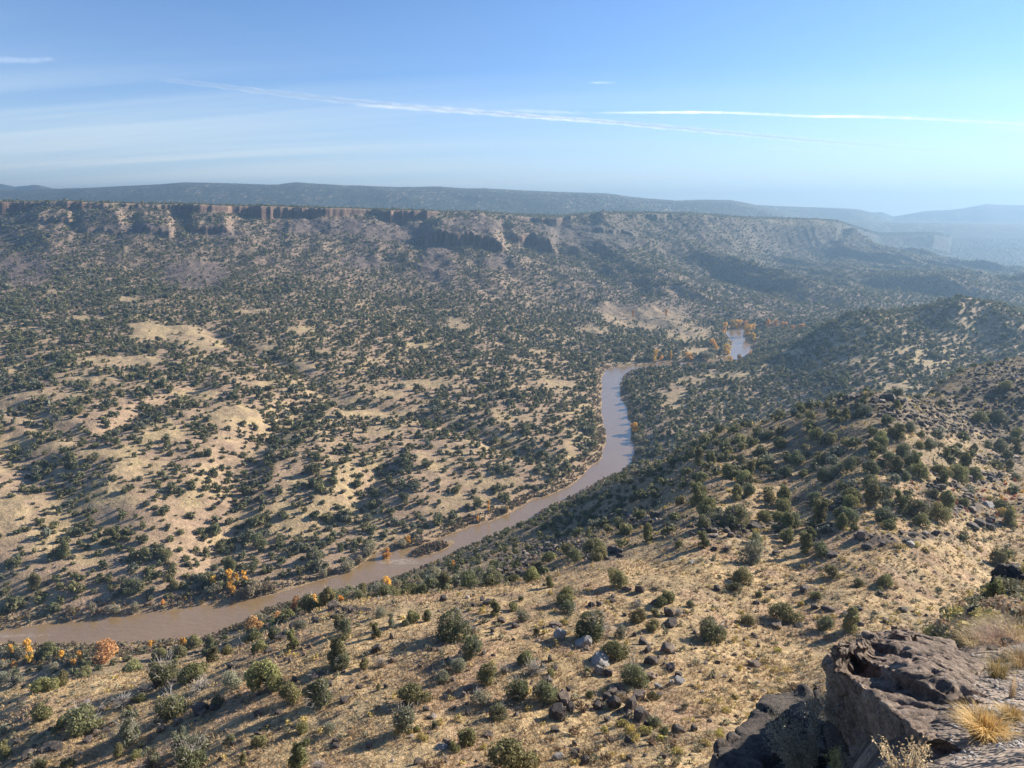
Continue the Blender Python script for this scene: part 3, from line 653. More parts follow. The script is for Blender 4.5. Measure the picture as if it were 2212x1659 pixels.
ROCKS += rk(0, 575, [(1250,885,130,75,'dark'),(1275,890,60,35,'tan'),(1350,865,75,50,'dark'),(1635,895,60,50,'dark'),(1012,1000,70,50,'tan'),(550,1065,60,45,'tan'),(2120,1075,60,55,'dark'),(2140,890,40,30,'dark'),(1990,655,90,30,'dark'),(1125,945,60,40,'tan'),(1105,1005,50,30,'tan'),(1690,495,65,35,'dark'),(1790,410,110,45,'dark'),(1805,400,50,65,'grey'),(1690,965,45,35,'tan'),(300,1115,110,45,'tan'),(345,1120,80,50,'dark'),(250,1130,60,30,'dark'),(150,1170,100,50,'dark'),(110,1060,50,30,'dark'),(660,1000,60,35,'dark'),(950,1045,40,40,'tan'),(1470,590,80,40,'dark'),(1860,680,60,40,'dark'),(600,1010,50,40,'tan'),(880,1100,40,25,'dark'),(1570,1140,40,25,'dark'),(1080,1215,60,40,'tan'),(1400,1170,40,30,'dark'),(480,1130,30,30,'dark'),(1880,330,90,40,'dark'),(2000,300,90,40,'dark')])
ROCKS += rk(674, 375, [(910,935,42,55,'dark'),(1015,1155,65,50,'dark'),(825,1375,75,55,'dark'),(595,1360,45,35,'dark'),(660,1605,95,40,'tan'),(275,1365,55,40,'dark'),(340,1120,50,40,'dark'),(262,1115,40,35,'dark'),(110,1195,60,20,'grey'),(1480,1070,60,40,'dark'),(1500,1090,80,40,'grey'),(1230,1105,90,50,'dark'),(1950,960,80,50,'dark'),(2010,985,75,50,'dark'),(1895,975,70,45,'dark'),(960,970,80,50,'dark'),(890,1480,50,35,'dark'),(1455,1500,80,35,'dark'),(1310,1395,50,30,'dark'),(650,1140,40,40,'dark'),(420,990,50,60,'dark'),(390,970,40,50,'dark'),(490,960,40,40,'dark'),(250,1000,60,40,'dark'),(180,1000,50,40,'dark'),(120,1010,50,35,'dark'),(340,1000,60,45,'dark'),(720,1000,70,35,'dark'),(1000,860,50,40,'dark'),(1990,840,70,40,'grey'),(2060,310,60,50,'dark'),(1280,170,60,40,'dark'),(1370,160,70,50,'dark'),(1180,180,50,40,'dark'),(1440,190,60,40,'dark'),(530,1450,50,25,'dark'),(800,1600,60,25,'dark'),(1180,1490,50,25,'dark'),(1350,1570,60,30,'dark')])

# clumpy cover for everything the list does not name
rs = np.random.RandomState(11)
def scatter(x0, x1, y0, y1, step):
    gx = np.arange(x0, x1, step); gy = np.arange(y0, y1, step)
    X, Y = np.meshgrid(gx, gy); X = X + rs.uniform(-.55, .55, X.shape) * step; Y = Y + rs.uniform(-.55, .55, X.shape) * step
    X, Y = X.ravel(), Y.ravel()
    k = (np.abs(X) < Y * .98) & (Y > 3)
    return X[k], Y[k]
def visible(x, y, z, h):
    i = np.clip(np.interp(np.log(y), lnY_ax, np.arange(NY)), 0, NY - 1)
    i = np.maximum(i.astype(int) - 1, 0)
    j = np.clip(np.rint(np.interp(x / y, a_ax, np.arange(NA))).astype(int), 0, NA - 1)
    u, v, d = project(x, y, z)
    s = (z + h - ZC) / y
    return (s >= HORI[i, j] - .002) & (u > -60) & (u < 1110) & (v > 150) & (v < 840)
allX, allY, allW, allK = [], [], [], []
def trees(x, y, p, w):
    k = rs.uniform(size=len(x)) < p
    allX.append(x[k]); allY.append(y[k]); allW.append(w[k])
# valley
for (y0, y1, st) in ((240, 1150, 4.5), (1150, 1800, 5.6), (1800, 2700, 7.0)):
    x, y = scatter(-.95 * y1, .95 * y1, y0, y1, st)
    z = height(x, y); sdv = sd_at(x, y)
    u, v, d = project(x, y, z)
    nearhill = look(np.where(YY < 700, ZNr - ZV, -99), x, y)
    ok = visible(x, y, z, 5) & (sdv > 7) & (nearhill < 0)
    x, y, z, u, v, sdv = (q[ok] for q in (x, y, z, u, v, sdv))
    cov = .84 + .40 * fbm(x / 55, y / 55, 3, 501) + .35 * fbm(x / 16, y / 16, 2, 503)
    right = sstep(560, 640, u) * (y < 1150)
    cov += .42 * right + .25 * sstep(820, 880, u) * (y < 1100) + .12 * sstep(600, 1100, y) + .30 * (1 - sstep(10, 60, sdv))
    dzr = look(dzx, x, y)
    cov += np.clip(dzr * 1.3, -.1, .3)                       # shaded sides facing away from the sun hold more trees
    cov *= 1 - .93 * emask(u, v, CLEAR, .3, 5, 301)
    cov *= 1 - .80 * emask(u, v, SCREE, .3, 7, 305)
    st_ = look(STEEP, x, y)
    cov *= 1 - sstep(1.0, 1.7, st_) * .9
    sdr_ = look(sdr, x, y); cov = np.where((y > 1400) & (sdr_ > 5), .50 + .7 * fbm(x / 60, y / 60, 3, 505), cov)
    p = np.clip(cov, 0.0, .93)
    w = np.clip(np.exp(rs.normal(1.10, .42, len(x))), 1.3, 7.5) * (1 + .3 * np.clip(cov - .3, 0, .6)) * np.where(y > 1150, .95, 1)
    trees(x, y, p * (.84 if y0 < 1150 else .85), w)
# far plateau edge and the hills beyond: sparser, larger step
x, y = scatter(-.95 * 4600, .95 * 4600, 2700, 4600, 13); z = height(x, y); ok = visible(x, y, z, 5); x, y = x[ok], y[ok]
trees(x, y, np.full(len(x), .5), rs.uniform(4, 7, len(x)))
# shaded bank and flanks of the near hill beyond the listed trees
x, y = scatter(-420, 420, 84, 480, 4.6); z = height(x, y); u, v, d = project(x, y, z)
nearhill = look(np.where(YY < 700, ZNr - ZV, -99), x, y); sdv = sd_at(x, y)
ok = visible(x, y, z, 4) & (nearhill >= 0) & (sdv > 9) & (((u < 690) & (y > 104)) | ((u > 690) & (y > 112)))
x, y, u, v = x[ok], y[ok], u[ok], v[ok]
cov = .50 + .6 * fbm(x / 30, y / 30, 3, 511)
cov = np.where(u > 690, cov * np.interp(u, [690, 880, 940, 1024], [.95, .80, .45, .40]) * np.where(y > 235, .8, 1), cov)
cov *= 1 - .75 * emask(u, v, LAVA_SHADE, .4, 7, 309)
trees(x, y, np.clip(cov, 0, .8), rs.uniform(1.8, 4.0, len(x)) * np.where(u > 690, 1.2, 1) * np.where(sd_at(x, y) < 25, .75, 1))
tX = np.concatenate(allX); tY = np.concatenate(allY); tW = np.concatenate(allW)
tZ = height(tX, tY)
tU, tV, tD = project(tX, tY, tZ)
tPX = tW * FPX / tD
onscreen = (tU > -3) & (tU < 1027) & (tV > 150) & (tV < 775)
# listed ones
lX, lY, lZ, lW, lK, lU, lV, lPX = [], [], [], [], [], [], [], []
for u, v, wpx, k in LIST:
    h = hit(u, v, 20)
    if h is None: continue
    D = h[1] * cp - (h[2] - ZC) * sp
    if wpx * D / FPX > 8.0: wpx = 8.0 * FPX / D
    lX.append(h[0]); lY.append(h[1]); lZ.append(h[2]); lW.append(wpx * D / FPX); lK.append(k); lU.append(u); lV.append(v); lPX.append(wpx)
print('listed', len(lX), 'scattered', len(tX), _t.time() - _T0)
NIND = 300 - len(lX)
order = np.argsort(-tPX * onscreen)
ind = order[:max(NIND, 0)]; rest = np.ones(len(tX), bool); rest[ind] = False

# ------------------------------------------------------------------ the mass of trees, one object
def stamp(protos, x, y, z, sx, sz, colr, rs):
    """many copies of small array prototypes in one mesh"""
    Vs, Fs, Cs, o = [], [], [], 0
    k = rs.randint(0, len(protos), len(x)); ang = rs.uniform(0, 6.283, len(x))
    for pi, (V, F, lv) in enumerate(protos):
        q = np.where(k == pi)[0]
        if len(q) == 0: continue
        c, s = np.cos(ang[q])[:, None], np.sin(ang[q])[:, None]
        vx = (V[None, :, 0] * c - V[None, :, 1] * s) * sx[q, None] + x[q, None]
        vy = (V[None, :, 0] * s + V[None, :, 1] * c) * sx[q, None] + y[q, None]
        vz = V[None, :, 2] * sz[q, None] + z[q, None]
        Vs.append(np.stack([vx, vy, vz], 2).reshape(-1, 3))
        Fs.append((F[None] + (np.arange(len(q)) * len(V))[:, None, None] + o).reshape(-1, F.shape[1])); o += len(q) * len(V)
        Cs.append((colr[q][:, None, :] * lv[None, :, None]).reshape(-1, 3))
    return np.concatenate(Vs), np.concatenate(Fs), np.concatenate(Cs)
def jcol(n, rs):
    t = rs.uniform(0, 1, (n, 1)); u = rs.uniform(0, 1, (n, 1))
    c = JD * (1 - t) + JG * t
    c = np.where(u > .82, JO * (.8 + .3 * t), np.where(u < .16, JB * (.8 + .3 * t), c))
    return c
rs = np.random.RandomState(23)
LODS = [(0, 480, 210, .20, 8), (480, 900, 84, .30, 7), (900, 1500, 34, .44, 5), (1500, 9999, 16, .60, 4)]
Vs, Fs, Cs, o = [], [], [], 0
for d0, d1, n, leaf, nc in LODS:
    q = rest & (tD >= d0) & (tD < d1)
    pr = [crown(1000 + n * 10 + i, n, leaf, nc)[:3] for i in range(7)]
    q = np.where(q)[0]
    if len(q) == 0: continue
    V, F_, C_ = stamp(pr, tX[q], tY[q], tZ[q] - .15, tW[q] * .5, tW[q] * .5 * rs.uniform(.75, 1.25, len(q)), jcol(len(q), rs), rs)
    Vs.append(V); Fs.append(F_ + o); Cs.append(C_); o += len(V)
    print('lod', d0, len(q), len(F_))
tag(add_obj('distant_juniper_woodland', new_mesh('distant_juniper_woodland', np.concatenate(Vs), np.concatenate(Fs), dict(col=np.concatenate(Cs))), M_leaf), kind='stuff')
print('woodland', _t.time() - _T0)
# ================================================================== INDIVIDUAL PLANTS
ITEMS = []     # (object, kind word, facts) for the labels
def copy_thing(root, kids):
    r = root.copy(); COL.objects.link(r)
    for k in kids:
        c = k.copy(); COL.objects.link(c); c.parent = r
    return r
def colarr(lv, base, rs, v2=None):
    c = np.broadcast_to(base, (len(lv), 3)).copy()
    if v2 is not None:
        t = np.repeat(rs.uniform(0, 1, len(lv) // 3), 3)[:, None]; c = c * (1 - t) + v2 * t
    return np.clip(c * lv[:, None], 0, 1)
PROTO = {}
def make_juniper(kind, i):
    rs = np.random.RandomState(300 + i + 50 * (kind == 'g'))
    root = bpy.data.objects.new('juniper_tree', None); root.empty_display_size = .3; COL.objects.link(root)
    shape = 'tall' if i % 5 == 3 else 'dome'
    V, F_, lv, cen, rad = crown(300 + i + 50 * (kind == 'g'), 3400 if kind == 'j' else 2300, .062, 11 + i % 4, shape, .95 + .1 * (i % 3), .8)
    base = [JG * .95, JD * 1.15, JG * .6 + JO * .5][i % 3] if kind == 'j' else JB * 1.1
    tip = base * np.array([1.22, 1.2, 1.05]); base = base * .85
    # sprays vary at random towards a lighter yellow-green
    c = colarr(lv, base, rs, tip)
    kids = [add_obj('crown', new_mesh('crown', V, F_, dict(col=c)), M_leaf, root)]
    tV, tF = trunk_mesh(rs, cen, rad, .075)
    kids.append(add_obj('trunk', new_mesh('trunk', tV, tF, smooth=True), M_bark, root))
    if kind == 'g' or i % 3 == 1:
        bV, bF = bare_branches(rs, 30, .5, 1.4, .020); bV[:, 2] *= 1.15
        kids.append(add_obj('dead_branches', new_mesh('dead_branches', bV, bF), M_dead, root))
    return root, kids
def make_dead(i):
    rs = np.random.RandomState(700 + i)
    root = bpy.data.objects.new('dead_juniper', None); COL.objects.link(root)
    bV, bF = bare_branches(rs, 90, .35, 1.1, .024)
    kids = [add_obj('dead_branches', new_mesh('dead_branches', bV, bF), M_dead, root)]
    tV, tF = tube([(0, 0, -.15), (.02, 0, .1), (.05, .03, .4)], [.09, .07, .03], 6)
    kids.append(add_obj('trunk', new_mesh('trunk', tV, tF, smooth=True), M_dead, root))
    V, F_, lv, _, _ = crown(720 + i, 260, .06, 4, 'dome', .45, .9)
    V = V * np.array([.6, .6, .6]); kids.append(add_obj('foliage', new_mesh('foliage', V, F_, dict(col=colarr(lv, JB, rs))), M_leaf, root))
    return root, kids
def place(key, maker, x, y, z, s, sz, rz):
    if key not in PROTO: PROTO[key] = maker(); r = PROTO[key][0]
    else: r = copy_thing(*PROTO[key])
    r.location = (x, y, z); r.scale = (s, s, sz); r.rotation_euler = (0, 0, rz)
    return r
rs = np.random.RandomState(31)
for n in range(len(lX)):
    k = lK[n]; i = rs.randint(0, {'j': 9, 'g': 4, 'd': 3}[k]); s = lW[n] * .5
    mk = (lambda i=i: make_dead(i)) if k == 'd' else (lambda i=i, k=k: make_juniper(k, i))
    o = place((k, i), mk, lX[n], lY[n], lZ[n] - .04 * s, s, s * rs.uniform(.85, 1.15) * (.9 if k == 'd' else 1), rs.uniform(0, 6.28))
    ITEMS.append((o, {'j': 'juniper', 'g': 'half-dead juniper', 'd': 'dead juniper'}[k], dict(u=lU[n], v=lV[n], w=lW[n], px=lPX[n], x=lX[n], y=lY[n])))
for n in ind:
    i = rs.randint(0, 9); s = tW[n] * .5
    o = place(('j', i), lambda i=i: make_juniper('j', i), tX[n], tY[n], tZ[n] - .04 * s, s, s * rs.uniform(.85, 1.2), rs.uniform(0, 6.28))
    ITEMS.append((o, 'juniper', dict(u=tU[n], v=tV[n], w=tW[n], px=tPX[n], x=tX[n], y=tY[n])))
print('junipers', _t.time() - _T0)

# ------------------------------------------------------------------ golden cottonwoods and pale willows on the banks
GY = np.array([.84, .60, .14]); GO = np.array([.78, .50, .13]); GB = np.array([.54, .36, .16]); PW = np.array([.34, .34, .24]); PT = np.array([.30, .27, .19])
def make_cotton(tone, i):
    rs = np.random.RandomState(800 + i + 10 * 'yobpw'.index(tone))
    base = dict(y=GY, o=GO, b=GB, p=PW, w=PT)[tone]
    root = bpy.data.objects.new('willow_bush' if tone in 'pw' else 'cottonwood_tree', None); COL.objects.link(root)
    V, F_, lv, cen, rad = crown(800 + i + 10 * 'yobpw'.index(tone), 1500, .075, 10, 'dome' if tone in 'bpw' else 'tall', 1.0, 1.0)
    kids = [add_obj('crown', new_mesh('crown', V, F_, dict(col=colarr(lv, base, rs, base * np.array([1.02, .84, .78])))), M_gold, root)]
    tV, tF = trunk_mesh(rs, cen, rad, .07); kids.append(add_obj('trunk', new_mesh('trunk', tV, tF, smooth=True), M_bark, root))
    if tone == 'b':
        bV, bF = bare_branches(rs, 30, .5, 1.35, .014); kids.append(add_obj('bare_branches', new_mesh('bare_branches', bV, bF), M_bark, root))
    return root, kids
# (u, v of the foot, width px, height px, tone)
def cg(ox, oy, rows): return [(ox + .158 * r[0], oy + .158 * r[1], .158 * r[2], .158 * r[3], r[4]) for r in rows]
COTT = cg(0, 400, [(1345,1180,85,70,'y'),(1452,1165,75,90,'y'),(1503,1150,50,60,'y'),(1546,1150,45,70,'y'),(1465,1215,75,70,'o'),(1037,1300,38,45,'o'),(180,1615,75,100,'y'),(75,1625,50,80,'y'),(190,1670,80,60,'y'),(400,1640,55,60,'y'),(515,1660,60,70,'o'),(640,1650,215,120,'b'),(1160,1560,65,60,'o'),(950,1570,55,45,'o'),(1615,1460,135,90,'b'),(1775,1410,85,80,'b'),(1885,1350,120,120,'b'),(1970,1340,110,100,'y'),(2150,1290,65,55,'o'),(470,1690,60,50,'o'),(100,1690,60,45,'o'),(585,1345,52,80,'p'),(720,1345,85,60,'p'),(860,1320,60,50,'p'),(460,1340,50,45,'w'),(1375,1215,85,70,'p'),(1330,1235,60,60,'p'),(1610,1230,110,90,'w'),(1700,1200,80,60,'w'),(1540,1260,80,60,'w'),(30,1640,80,80,'p'),(130,1630,70,70,'p'),(2050,1150,50,60,'p'),(20,1700,70,60,'p'),(1640,1400,60,70,'p'),(340,1720,70,70,'p'),(20,1680,25,40,'o')])
COTT += cg(337.5, 400, [(955,715,35,75,'o'),(885,775,25,45,'o'),(1070,735,40,40,'y'),(450,905,55,55,'o'),(310,1000,90,65,'o'),(322,1210,105,85,'y'),(20,1290,60,55,'o'),(730,1060,50,50,'o'),(1885,200,75,60,'y'),(1900,260,60,50,'p'),(1905,130,50,50,'p'),(210,1010,90,80,'p'),(60,1080,100,70,'p'),(140,1060,70,50,'w'),(410,930,60,60,'p'),(380,1200,70,70,'p'),(100,1290,90,70,'w'),(610,1130,110,80,'p'),(1060,705,60,40,'p'),(1890,480,70,50,'p'),(1920,330,60,40,'p'),(500,1190,80,70,'w'),(230,1290,90,70,'w')])
COTT += cg(674, 175, [(475,1015,75,60,'y'),(505,1045,45,40,'y'),(320,1005,45,60,'y'),(410,985,60,45,'y'),(455,975,45,40,'o'),(365,980,50,45,'y'),(595,960,45,40,'o'),(700,970,65,35,'o'),(800,980,60,30,'o'),(262,1110,45,40,'y'),(330,1130,60,50,'y'),(355,1150,40,40,'y'),(240,1085,60,40,'o'),(415,1160,32,32,'b'),(480,1145,24,28,'o'),(200,1160,90,45,'p'),(90,1170,60,40,'y'),(500,985,40,35,'y'),(640,970,50,35,'o'),(750,985,40,25,'o')])
COTT += cg(337.5, 150, [(2013,1330,50,55,'y'),(2110,1335,22,50,'o'),(2050,1335,30,30,'o'),(2080,1060,30,40,'o'),(1870,1065,30,40,'o')])
for u, v, wpx, hpx, tone in COTT:
    h = hit(u, v, 110)
    if h is None or h[1] > 2500: continue
    if sd_at(np.array(h[0]), np.array(h[1])) < 1.0:
        for dv in (-1.2, -2.4, -3.6, 1.2, 2.4, 3.6, -5, 5, 7, -7):
            h2 = hit(u, v + dv, 110)
            if h2 and sd_at(np.array(h2[0]), np.array(h2[1])) >= 1.0: h = h2; break
    D = h[1] * cp - (h[2] - ZC) * sp
    k_ = 1.1 if v < 372 else 1.0; s = k_ * wpx * D / FPX * .5; top = {'y': 2.0, 'o': 2.0}.get(tone, 1.5)
    sz = k_ * hpx * D / FPX / top / .93
    i = rs.randint(0, 3)
    o = place((tone, i), lambda i=i, tone=tone: make_cotton(tone, i), h[0], h[1], h[2] - .1, s, max(sz, .55 * s), rs.uniform(0, 6.28))
    ITEMS.append((o, dict(y='golden cottonwood', o='orange cottonwood', b='rust-brown half-bare cottonwood', p='pale grey-green willow bush', w='grey-tan willow bush')[tone], dict(u=u, v=v, w=s * 2, px=wpx, x=h[0], y=h[1])))
# the one tall pine across the river
h = hit(674 + .158 * 685, 175 + .158 * 1205, 300)
root = bpy.data.objects.new('pine_tree', None); COL.objects.link(root); root.location = h
D = h[1] * cp - (h[2] - ZC) * sp; s = 8.0 * D / FPX * .5; root.scale = (s, s, s * 1.1)
V, F_, lv, cen, rad = crown(911, 1500, .09, 12, 'tall', 1.0, .9)
add_obj('crown', new_mesh('crown', V, F_, dict(col=colarr(lv, JB * .8, rs, JG))), M_leaf, root)
tV, tF = trunk_mesh(rs, cen, rad, .08); add_obj('trunk', new_mesh('trunk', tV, tF, smooth=True), M_bark, root)
tag(root, 'tall pale green pine standing above the lower woodland across the river', 'pine tree')
print('cottonwoods', _t.time() - _T0)

# ------------------------------------------------------------------ willow thickets along the water
rs = np.random.RandomState(41)
x, y = scatter(-430, 520, 215, 1300, 1.5)
sdv = sd_at(x, y); z = height(x, y)
wid = 9 + 7 * fbm(x / 40, y / 40, 2, 601) + 10 * sstep(-110, -160, x) * (y < 275)
ok = (sdv > .7) & (sdv < np.maximum(wid, 2.5)) & visible(x, y, z, 3)
x, y, z, sdv = x[ok], y[ok], z[ok], sdv[ok]
onbar = sdv < 0
p = np.clip(.55 + .9 * fbm(x / 12, y / 12, 2, 603), .05, .95) * np.where(y > 600, .45, 1)
k = rs.uniform(size=len(x)) < p; x, y, z, sdv = x[k], y[k], z[k], sdv[k]
t = rs.uniform(size=len(x)); pn = fbm(x / 18, y / 18, 2, 605)
c = np.where((t < .45)[:, None], np.array([.205, .145, .115]), np.where((t < .68)[:, None], np.array([.29, .225, .14]), np.where((t < .86)[:, None], np.array([.24, .24, .165]), np.where((t < .95)[:, None], np.array([.40, .25, .085]), np.array([.37, .32, .22])))))
near_ = y < 520
Vs, Fs, Cs, o = [], [], [], 0
for q, n, leaf in ((y < 520, 46, .26), (y >= 520, 16, .45)):
    q = np.where(q)[0]
    if len(q) == 0: continue
    pr = [crown(1500 + n + i, n, leaf, 5, 'dome', 1.0, 1.0)[:3] for i in range(5)]
    V, F_, C_ = stamp(pr, x[q], y[q], z[q] - .1, rs.uniform(.6, 1.35, len(q)), rs.uniform(.7, 1.6, len(q)), c[q], rs)
    Vs.append(V); Fs.append(F_ + o); Cs.append(C_); o += len(V)
# a few on the gravel bar
bx_, by_ = scatter(_ic[0] - 25, _ic[0] + 25, _ic[1] - 25, _ic[1] + 25, 1.1)
bd = sd_at(bx_, by_); k = (bd > .6) & (bd < 8) & (np.hypot(bx_ - _ic[0], by_ - _ic[1]) < _il * .62); bx_, by_ = bx_[k], by_[k]
V, F_, C_ = stamp([crown(1590 + i, 46, .26, 5, 'dome', 1.0, 1.0)[:3] for i in range(3)], bx_, by_, height(bx_, by_), rs.uniform(.5, 1.1, len(bx_)), rs.uniform(.6, 1.2, len(bx_)), np.broadcast_to(np.array([.20, .13, .105]), (len(bx_), 3)), rs)
Vs.append(V); Fs.append(F_ + o); Cs.append(C_)
tag(add_obj('riverside_willow_scrub', new_mesh('riverside_willow_scrub', np.concatenate(Vs), np.concatenate(Fs), dict(col=np.concatenate(Cs))), M_scrub), kind='stuff')
print('willows', len(x), _t.time() - _T0)

# ------------------------------------------------------------------ grass tufts and low scrub on the near hill
def tuft(seed, n=9, lean=.8, w=.05):
    rs = np.random.RandomState(seed); V = []
    for i in range(n):
        a = rs.uniform(0, 6.283); l = rs.uniform(.15, lean * 1.25); h = rs.uniform(.35, .85); b = rs.uniform(0, .25)
        c, s = math.cos(a), math.sin(a)
        V += [(b * c - w * s, b * s + w * c, 0), (b * c + w * s, b * s - w * c, 0), (b * c + l * c, b * s + l * s, h)]
    V = np.array(V); lv = np.repeat(rs.uniform(.75, 1.25, n), 3)
    return V, np.arange(3 * n).reshape(n, 3), lv
rs = np.random.RandomState(43)
Vs, Fs, Cs, o = [], [], [], 0
for y0, y1, st, n, w, size in ((38, 68, .40, 16, .055, .36), (68, 110, .60, 12, .08, .42), (110, 200, 1.05, 8, .14, .52), (200, 345, 2.0, 5, .16, .6)):
    x, y = scatter(-.85 * y1, .9 * y1, y0, y1, st)
    z = height(x, y); u, v, d = project(x, y, z)
    ok = visible(x, y, z, .5) & (look(np.where(YY < 700, ZNr - ZV, -99), x, y) > 0) & (v < 790) & (u > -20) & (u < 1045)
    x, y, z, u, v = x[ok], y[ok], z[ok], u[ok], v[ok]
    pn = fbm(x / 9, y / 9, 3, 611) + .4 * gnoise(x / 2.5, y / 2.5, 613)
    p = np.clip(.60 + 1.0 * pn, .06, 1) * (1 - .85 * emask(u, v, LAVA_SHADE, .4, 7, 309) * (v < 560))
    k = rs.uniform(size=len(x)) < p; x, y, z, pn = x[k], y[k], z[k], pn[k]
    t = rs.uniform(size=(len(x), 1))
    c = np.array([.56, .43, .225]) * (1 - t) + np.array([.40, .28, .145]) * t
    c = np.where(rs.uniform(size=(len(x), 1)) < .12, np.array([.32, .24, .15]), c)
    pr = [tuft(50 + n * 7 + i, n, .75, w) for i in range(6)]
    sz_ = size * rs.uniform(.6, 1.3, len(x))
    V, F_, C_ = stamp(pr, x, y, z - .03, sz_, sz_ * rs.uniform(.8, 1.2, len(x)), c, rs)
    Vs.append(V); Fs.append(F_ + o); Cs.append(C_); o += len(V)
    print('grass', y0, len(x))
tag(add_obj('dry_grass', new_mesh('dry_grass', np.concatenate(Vs), np.concatenate(Fs), dict(col=np.concatenate(Cs))), M_scrub), kind='stuff')
Vs, Fs, Cs, o = [], [], [], 0
for y0, y1, st, n, leaf in ((40, 80, 1.55, 60, .20), (80, 150, 1.9, 34, .28), (150, 345, 2.8, 18, .42)):
    x, y = scatter(-.85 * y1, .9 * y1, y0, y1, st)
    z = height(x, y); u, v, d = project(x, y, z)
    ok = visible(x, y, z, .8) & (look(np.where(YY < 700, ZNr - ZV, -99), x, y) > 0) & (v < 790) & (u > -20) & (u < 1045)
    x, y, z, u, v = x[ok], y[ok], z[ok], u[ok], v[ok]
    p = np.clip(.32 + .55 * fbm(x / 14, y / 14, 3, 621) + .55 * sstep(600, 780, u), .03, .97)
    k = rs.uniform(size=len(x)) < p; x, y, z, u, v = x[k], y[k], z[k], u[k], v[k]
    t = rs.uniform(size=len(x)) + .5 * gnoise(x / 10, y / 10, 623)
    c = np.where((t < .28)[:, None], np.array([.46, .37, .13]), np.where((t < .55)[:, None], np.array([.27, .25, .155]), np.where((t < .8)[:, None], np.array([.37, .29, .165]), np.array([.19, .185, .12]))))
    red = emask(u, v, [(965,505,40,16),(1000,495,30,14),(940,480,30,10),(1010,520,20,10)], .5, 5, 625)
    c = np.where((rs.uniform(size=len(x)) < red * .55)[:, None], np.where(rs.uniform(size=(len(x), 1)) < .35, np.array([.50, .33, .06]), np.array([.36, .12, .055])), c)
    pr = [crown(1700 + n + i, n, leaf, 4, 'dome', .8, .9)[:3] for i in range(6)]
    s = rs.uniform(.22, .62, len(x)) * np.where(y > 120, 1.25, 1)
    V, F_, C_ = stamp(pr, x, y, z - .05, s, s * rs.uniform(.7, 1.1, len(x)), c, rs)
    Vs.append(V); Fs.append(F_ + o); Cs.append(C_); o += len(V)
    print('scrub', y0, len(x))
x = rs.uniform(4, 17, 900); y = rs.uniform(9, 22, 900); z = height(x, y); u, v, d = project(x, y, z)
k = look(isL, x, y) & (u > 935) & (u < 1045) & visible(x, y, z, .6); x, y, z = x[k], y[k], z[k]; s = rs.uniform(.14, .42, len(x)); t = rs.uniform(size=len(x))
c = np.where((t < .3)[:, None], np.array([.44, .38, .14]), np.where((t < .65)[:, None], np.array([.20, .19, .12]), np.array([.40, .30, .19])))
V, F_, C_ = stamp([crown(1760 + i, 260, .11, 5, 'dome', .8, .9)[:3] for i in range(4)], x, y, z - .04, s, s * rs.uniform(.7, 1.1, len(x)), c, rs)
Vs.append(V); Fs.append(F_ + o); Cs.append(C_); o += len(V)
tag(add_obj('low_desert_scrub', new_mesh('low_desert_scrub', np.concatenate(Vs), np.concatenate(Fs), dict(col=np.concatenate(Cs))), M_scrub), kind='stuff')
print('grass', _t.time() - _T0)

# ------------------------------------------------------------------ cholla and rabbitbrush one can tell apart
def make_cholla(i):
    rs = np.random.RandomState(900 + i); parts = []; tips = []
    def grow(p, d, r, l, lev):
        q = p + d * l; parts.append(tube([p, p + d * l * .5, q], [r, r * 1.1, r * .8], 5)); tips.append(q)
        if lev == 0: return
        for k in range(3 if lev > 1 else 2):
            nd = d * .7 + rs.normal(size=3) * .65; nd[2] = abs(nd[2]) * .6 + .25; nd /= np.linalg.norm(nd)
            grow(q, nd, r * .82, l * .85, lev - 1)
    for k in range(5):
        a = 6.283 * k / 5 + rs.uniform(-.4, .4); grow(np.array([0, 0, -.05]), np.array([math.cos(a) * .55, math.sin(a) * .55, .8]), .06, .36, 3)
    V, F_ = merge(parts)
    F3 = np.concatenate([F_[:, [0, 1, 2]], F_[:, [0, 2, 3]]])
    tp = np.array(tips); k = rs.randint(0, len(tp), 260)
    sV, sF = leaf_tris(tp[k] + rs.normal(size=(260, 3)) * .07, rs.normal(size=(260, 3)), .05, rs, 2.0)
    V2 = np.concatenate([V, sV]); F2 = np.concatenate([F3, sF + len(V)])
    c = np.concatenate([np.broadcast_to(np.array([.27, .195, .125]), (len(V), 3)), np.broadcast_to(np.array([.50, .37, .22]), (len(sV), 3))])
    o = add_obj('cholla_cactus', new_mesh('cholla_cactus', V2, F2, dict(col=c)), M_scrub); return o, []
def make_rabbit(i):
    rs = np.random.RandomState(950 + i)
    V, F_, lv, _, _ = crown(950 + i, 700, .085, 6, 'dome', .75, 1.0)
    g_ = np.array([.25, .24, .11]); t = np.clip(V[:, 2:3] / 1.2, 0, 1)
    c = (g_ * (1 - t) + np.array([.58, .46, .12]) * t) * lv[:, None]
    return add_obj('rabbitbrush', new_mesh('rabbitbrush', V, F_, dict(col=c)), M_scrub), []
CHOL = rg(337.5, 575, [(1545,860,120),(1580,1150,110),(1695,1180,100),(1500,1010,110),(1980,1070,90),(2130,1085,100),(1720,1050,110),(560,1215,90),(640,1215,110),(1800,790,90),(1650,1100,70),(250,850,60),(1390,1110,60),(80,1010,70)]) + rg(699, 612.5, []) + [(783, 694, 16, ''), (793, 690, 15, ''), (755, 700, 12, ''), (712, 712, 12, ''), (709, 660, 9, ''), (747, 655, 9, ''), (828, 640, 12, ''), (960, 636, 12, '')]
